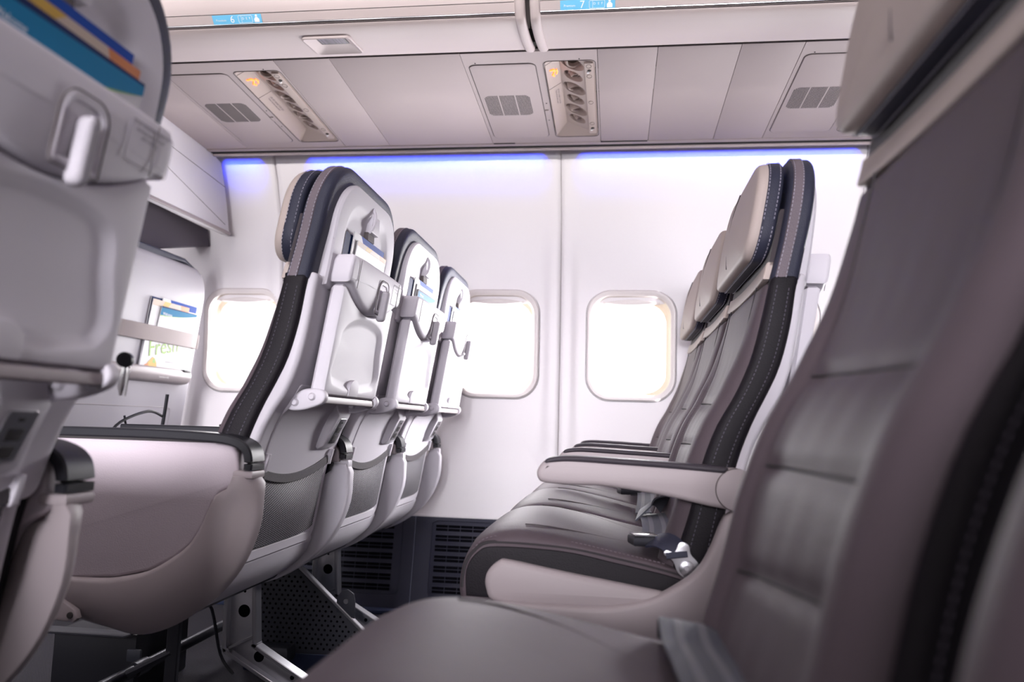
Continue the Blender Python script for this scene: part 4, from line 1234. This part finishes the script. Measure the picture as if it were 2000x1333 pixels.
text('pocket_print', 'Literature only', .010, ff(2.50, .826, .0375), (0, 1, 0), (.12, 0, 1), white_ink, pk_o)
bm = BM()
ringed(bm, [(rrect(2.10, 2.665, .44, .722, .02), .001), (rrect(2.105, 2.660, .445, .717, .02), -.004), (rrect(2.3, 2.4, .55, .6, .01), -.004)], ff, (2.36, .58), 60, caps=(False, True))
obj('lower_recess', bm, shell_m, fb)
bm = BM(); tube(bm, [ff(a, b, .001) for a, b in densify(rrect(2.10, 2.665, .44, .722, .02), .03)], .0008, 4, closed=True); obj('recess_edge', bm, pocket_m, fb)
# cord in front of the shell
cd = BM(); tube(cd, catmull([(-1.40, 2.30, .76), (-1.405, 2.30, .70), (-1.41, 2.295, .62), (-1.41, 2.29, .56)], 5), .006, 6); tube(cd, catmull([(-1.41, 2.30, .69), (-1.41, 2.22, .705), (-1.42, 2.10, .67), (-1.43, 2.06, .62)], 6), .0045, 6); tube(cd, catmull([(-1.42, 2.12, .69), (-1.42, 2.15, .62), (-1.42, 2.2, .55)], 5), .0035, 6)
tag(obj('power_cord', cd, black_p), 'black power cord hanging behind the solid armrest console', 'cord')
hd = thing('hanging_clip', (-.624, .93, .755), 'small black clip hanging at the edge of the large blurred tray', 'clip')
bm = BM(); disc(bm, (0, -.004, .012), (.3, -1, 0), .010, .010, 16); obj('clip_head', bm, black_p, hd)
bm = BM(); tube(bm, [(0, -.004, .010), (-.004, -.004, -.022), (-.004, -.004, -.034)], [.003, .005, .002], 6); tube(bm, [(.006, -.004, .012), (.002, -.004, -.034)], .0014, 6); obj('clip_leg', bm, chrome, hd)

# ================================================================ leaflets
def leaflet(name, label, group, loc, fn, w, h, th, kind):
    """one printed leaflet standing in a pocket; local (a across, b up, d out)"""
    t_ = thing(name, loc, label, 'leaflet', group)
    bm = BM()
    slab(bm, [(-w/2, 0), (w/2, 0), (w/2, h), (-w/2, h)], -th, 0, min(.0006, th*.3), fn, seg=1, ngon=True, step=0)
    def patch(poly, mi, d=.0003):
        if area(poly) < 0: poly = poly[::-1]
        f = bm.faces.new([bm.verts.new(fn(a*w, b*h, d)) for a, b in poly]); f.material_index = mi
    mats_ = [paper, navy_i, blue_i, teal_i, green_i, yellow_i, orange_i, photo_i]
    sw = [(-.5+i/12, .74+.19*(i/12)**1.8) for i in range(13)]        # rising swoosh
    if kind == 'card':
        patch([(-.5, 1), (.5, 1), (.5, .93)]+[(.5-i/12, .93+.0*i) for i in range(1, 13)], 1)
        top_ = [(-.5+i/12, .955+.03*(i/12)) for i in range(13)]
        patch(sw+top_[::-1], 3, .0005)
        patch([(a, b-.028*(1-(a+.5))**.7) for a, b in sw]+sw[::-1], 4, .0006)
    elif kind == 'magazine':
        patch([(-.5, .90), (.5, .90), (.5, 1), (-.5, 1)], 2); patch([(-.5, .90), (-.22, .90), (-.30, 1), (-.5, 1)], 0, .0004)
    elif kind == 'menu':
        patch([(-.5, .91), (.5, .91), (.5, 1), (-.5, 1)], 7); patch([(.28, .91), (.5, .91), (.5, 1), (.25, 1)], 6, .0004); patch([(-.25, .91), (-.1, .91), (-.02, 1), (-.2, 1)], 5, .0004)
        patch([(-.40, .02), (-.06, .02), (-.10, .10), (-.16, .155), (-.22, .17), (-.30, .10)], 5, .0004); patch([(-.42, .02), (-.28, .02), (-.30, .075), (-.38, .05)], 6, .0005); patch([(-.20, .09), (-.12, .08), (-.15, .15), (-.2, .14)], 4, .0005)
    elif kind == 'navy':
        patch([(-.5, 0), (.5, 0), (.5, 1), (-.5, 1)], 1)
    obj('cover', bm, mats_, t_, 20)
    return t_
NM = {'navy': 'safety_card', 'magazine': 'magazine', 'menu': 'food_menu', 'card': 'welcome_card'}
def pocket_set(x, y, spec, who):
    for (kind, t, z0, w, h, rot, d, lb) in spec:
        c_, s_ = math.cos(rot), math.sin(rot)
        fn = lambda a, b, dd: ((RS(z0+b)-RS(z0)) + dd + .018*(1-b/.13)*.0, a*c_-b*s_, a*s_+b*c_)
        lf_ = leaflet(NM[kind], lb % who, 'leaflets in the seat back pockets', (x+RS(z0)+d, y+t, z0), fn, w, h, .0022, kind)
        if kind == 'card':
            text('card_title', 'Welcome\nPremium Class', .009, fn(-w*.40, h*.845, .0009), (0, 1, 0), (.12, 0, 1), white_ink, lf_)
D = (('navy', -.075, .965, .10, .094, 0, .004, 'navy safety card behind the other leaflets, %s'),
     ('magazine', .008, .950, .195, .117, -.0, .008, 'white magazine with blue top band, %s'),
     ('menu', .022, .945, .190, .108, 0, .0115, 'food menu with a photo strip, %s'))
for y_, who, cards in ((Yc[0], 'in the pocket of the aisle seat back', False), (Yc[1], 'in the pocket of the middle white seat back', True), (Yc[2], 'in the pocket of the farthest white seat back', False)):
    sp__ = list(D)
    if cards: sp__.append(('card', .026, .935, .185, .105, 0, .015, 'pale teal card in front, %s'))
    pocket_set(ROW6, y_, sp__, who)
pocket_set(ROW6, .605, (('magazine', .012, .925, .215, .150, 0, .010, 'magazine with deep blue top band, %s'), ('menu', .020, .925, .215, .136, 0, .015, 'food menu with gold and orange photo strip, %s'), ('card', .020, .860, .220, .187, 0, .0215, 'teal welcome card with green swoosh, %s')), 'in the large blurred seat back at left')
# leaflets on the first class shell
def fc_leaf(kind, lb, yc, z0, w, h, d, sl, th=.003):
    fn = lambda a, b, dd: (.12*b+dd, a+sl*b, b)
    return leaflet(NM[kind], lb, 'leaflets on the first class shell', (FX(z0)-1.58+d, yc, z0), fn, w, h, th, kind), fn
who = 'held by the strap of the white first class shell'
fc_leaf('navy', 'dark safety card at the back, '+who, 2.525, .860, .20, .235, .004, .0)
fc_leaf('magazine', 'blue banded magazine, '+who, 2.590, .858, .222, .240, .007, .03)
mf, ff_ = fc_leaf('menu', 'white Fresh food menu in the grey pocket of the first class shell', 2.530, .852, .225, .235, .011, .04)
text('menu_title', 'Fresh', .082, ff_(-.085, .064, .0010), (.0216, 1, .18), (.12, .22, 1), green_i, mf)
text('menu_note', 'on board menu', .009, ff_(.03, .030, .0010), (0, 1, 0), (.12, 0, 1), print_txt, mf)
wc, fw_ = fc_leaf('card', 'teal welcome card with green swoosh, '+who, 2.580, .949, .228, .120, .0155, .08)
text('card_title', 'Welcome\nPremium Class', .014, fw_(-.10, .088, .0012), (0, 1, 0), (.12, 0, 1), white_ink, wc)

# ================================================================ LIGHT
def area_light(name, loc, target, sx, sy, power, col=(1, 1, 1), spread=None):
    l = bpy.data.lights.new(name, 'AREA'); l.shape = 'RECTANGLE'; l.size = sx; l.size_y = sy; l.energy = power; l.color = col
    if spread: l.spread = spread
    o = bpy.data.objects.new(name, l); COL.objects.link(o); o.location = loc
    o.rotation_euler = (Vector(target)-Vector(loc)).to_track_quat('-Z', 'Y').to_euler()
    return o
for x in WX + [1.583]:
    if x < 0: area_light('far_window_daylight_and_fill', (x, 3.02, 1.0), (x, 2.0, .90), .34, .42, 36 if x > -1.2 else 22, (1, .97, 1.), math.radians(150))
    else: area_light('far_window_daylight_and_fill', (x, 3.02, 1.0), (x-1.1, 2.1, .93), .34, .42, 58, (1, .97, 1.), math.radians(105))    # turned forward along the wall to brighten the white seat backs
for x in [-1.973+.508*i for i in range(-1, 8)]:
    area_light('near_window_fill', (x, -.95, 1.0), (x, 0, .90 if x < -.3 else .985), .32, .40, 7.5 if x < -1.3 else 12.2 if x < -.8 else 8.5, (.975, .94, 1.), math.radians(35))  # unseen lamps outside the near windows, beams narrowed to brighten the far wall
for x in (-1.9, -.6, .7, 2.0):
    area_light('aisle_ceiling_lamp', (x, .62, 2.14), (x, 1.45, .45), 1.2, .30, 13 if x < 0 else 4.2, (1, .92, .93), math.radians(110))
for a, b in ((-1.50, -1.36), (-1.16, -.27), (-.13, .82), (.93, 1.8)):
    area_light('wall_wash_led', ((a+b)/2, 2.688, 1.686), ((a+b)/2, 2.745, 1.654), b-a, .008, 4.2*(b-a), (.008, .035, 1.), math.radians(52))
w = bpy.data.worlds.new('bright_overcast_sky'); sc.world = w; w.use_nodes = True
for x in (-1.5, -.5, .5, 1.5):
    area_light('bin_front_fill', (x, .42, 1.66), (x, 1.74, 1.76), .95, .02, 4.8, (1, .95, .93), math.radians(26))  # unseen lamps added across the aisle to brighten the far bin fronts
bg = w.node_tree.nodes['Background']; bg.inputs[0].default_value = (1, .985, .97, 1); bg.inputs[1].default_value = 7.0

sc.cycles.max_bounces = 7; sc.cycles.diffuse_bounces = 4; sc.cycles.glossy_bounces = 3; sc.cycles.transmission_bounces = 4; sc.cycles.transparent_max_bounces = 6
sc.cycles.sample_clamp_indirect = 6.
sc.view_settings.view_transform = 'Standard'; sc.view_settings.look = 'None'
sc.view_settings.gamma = 1.; sc.view_settings.use_curve_mapping = False
sc.view_settings.exposure = -1.55
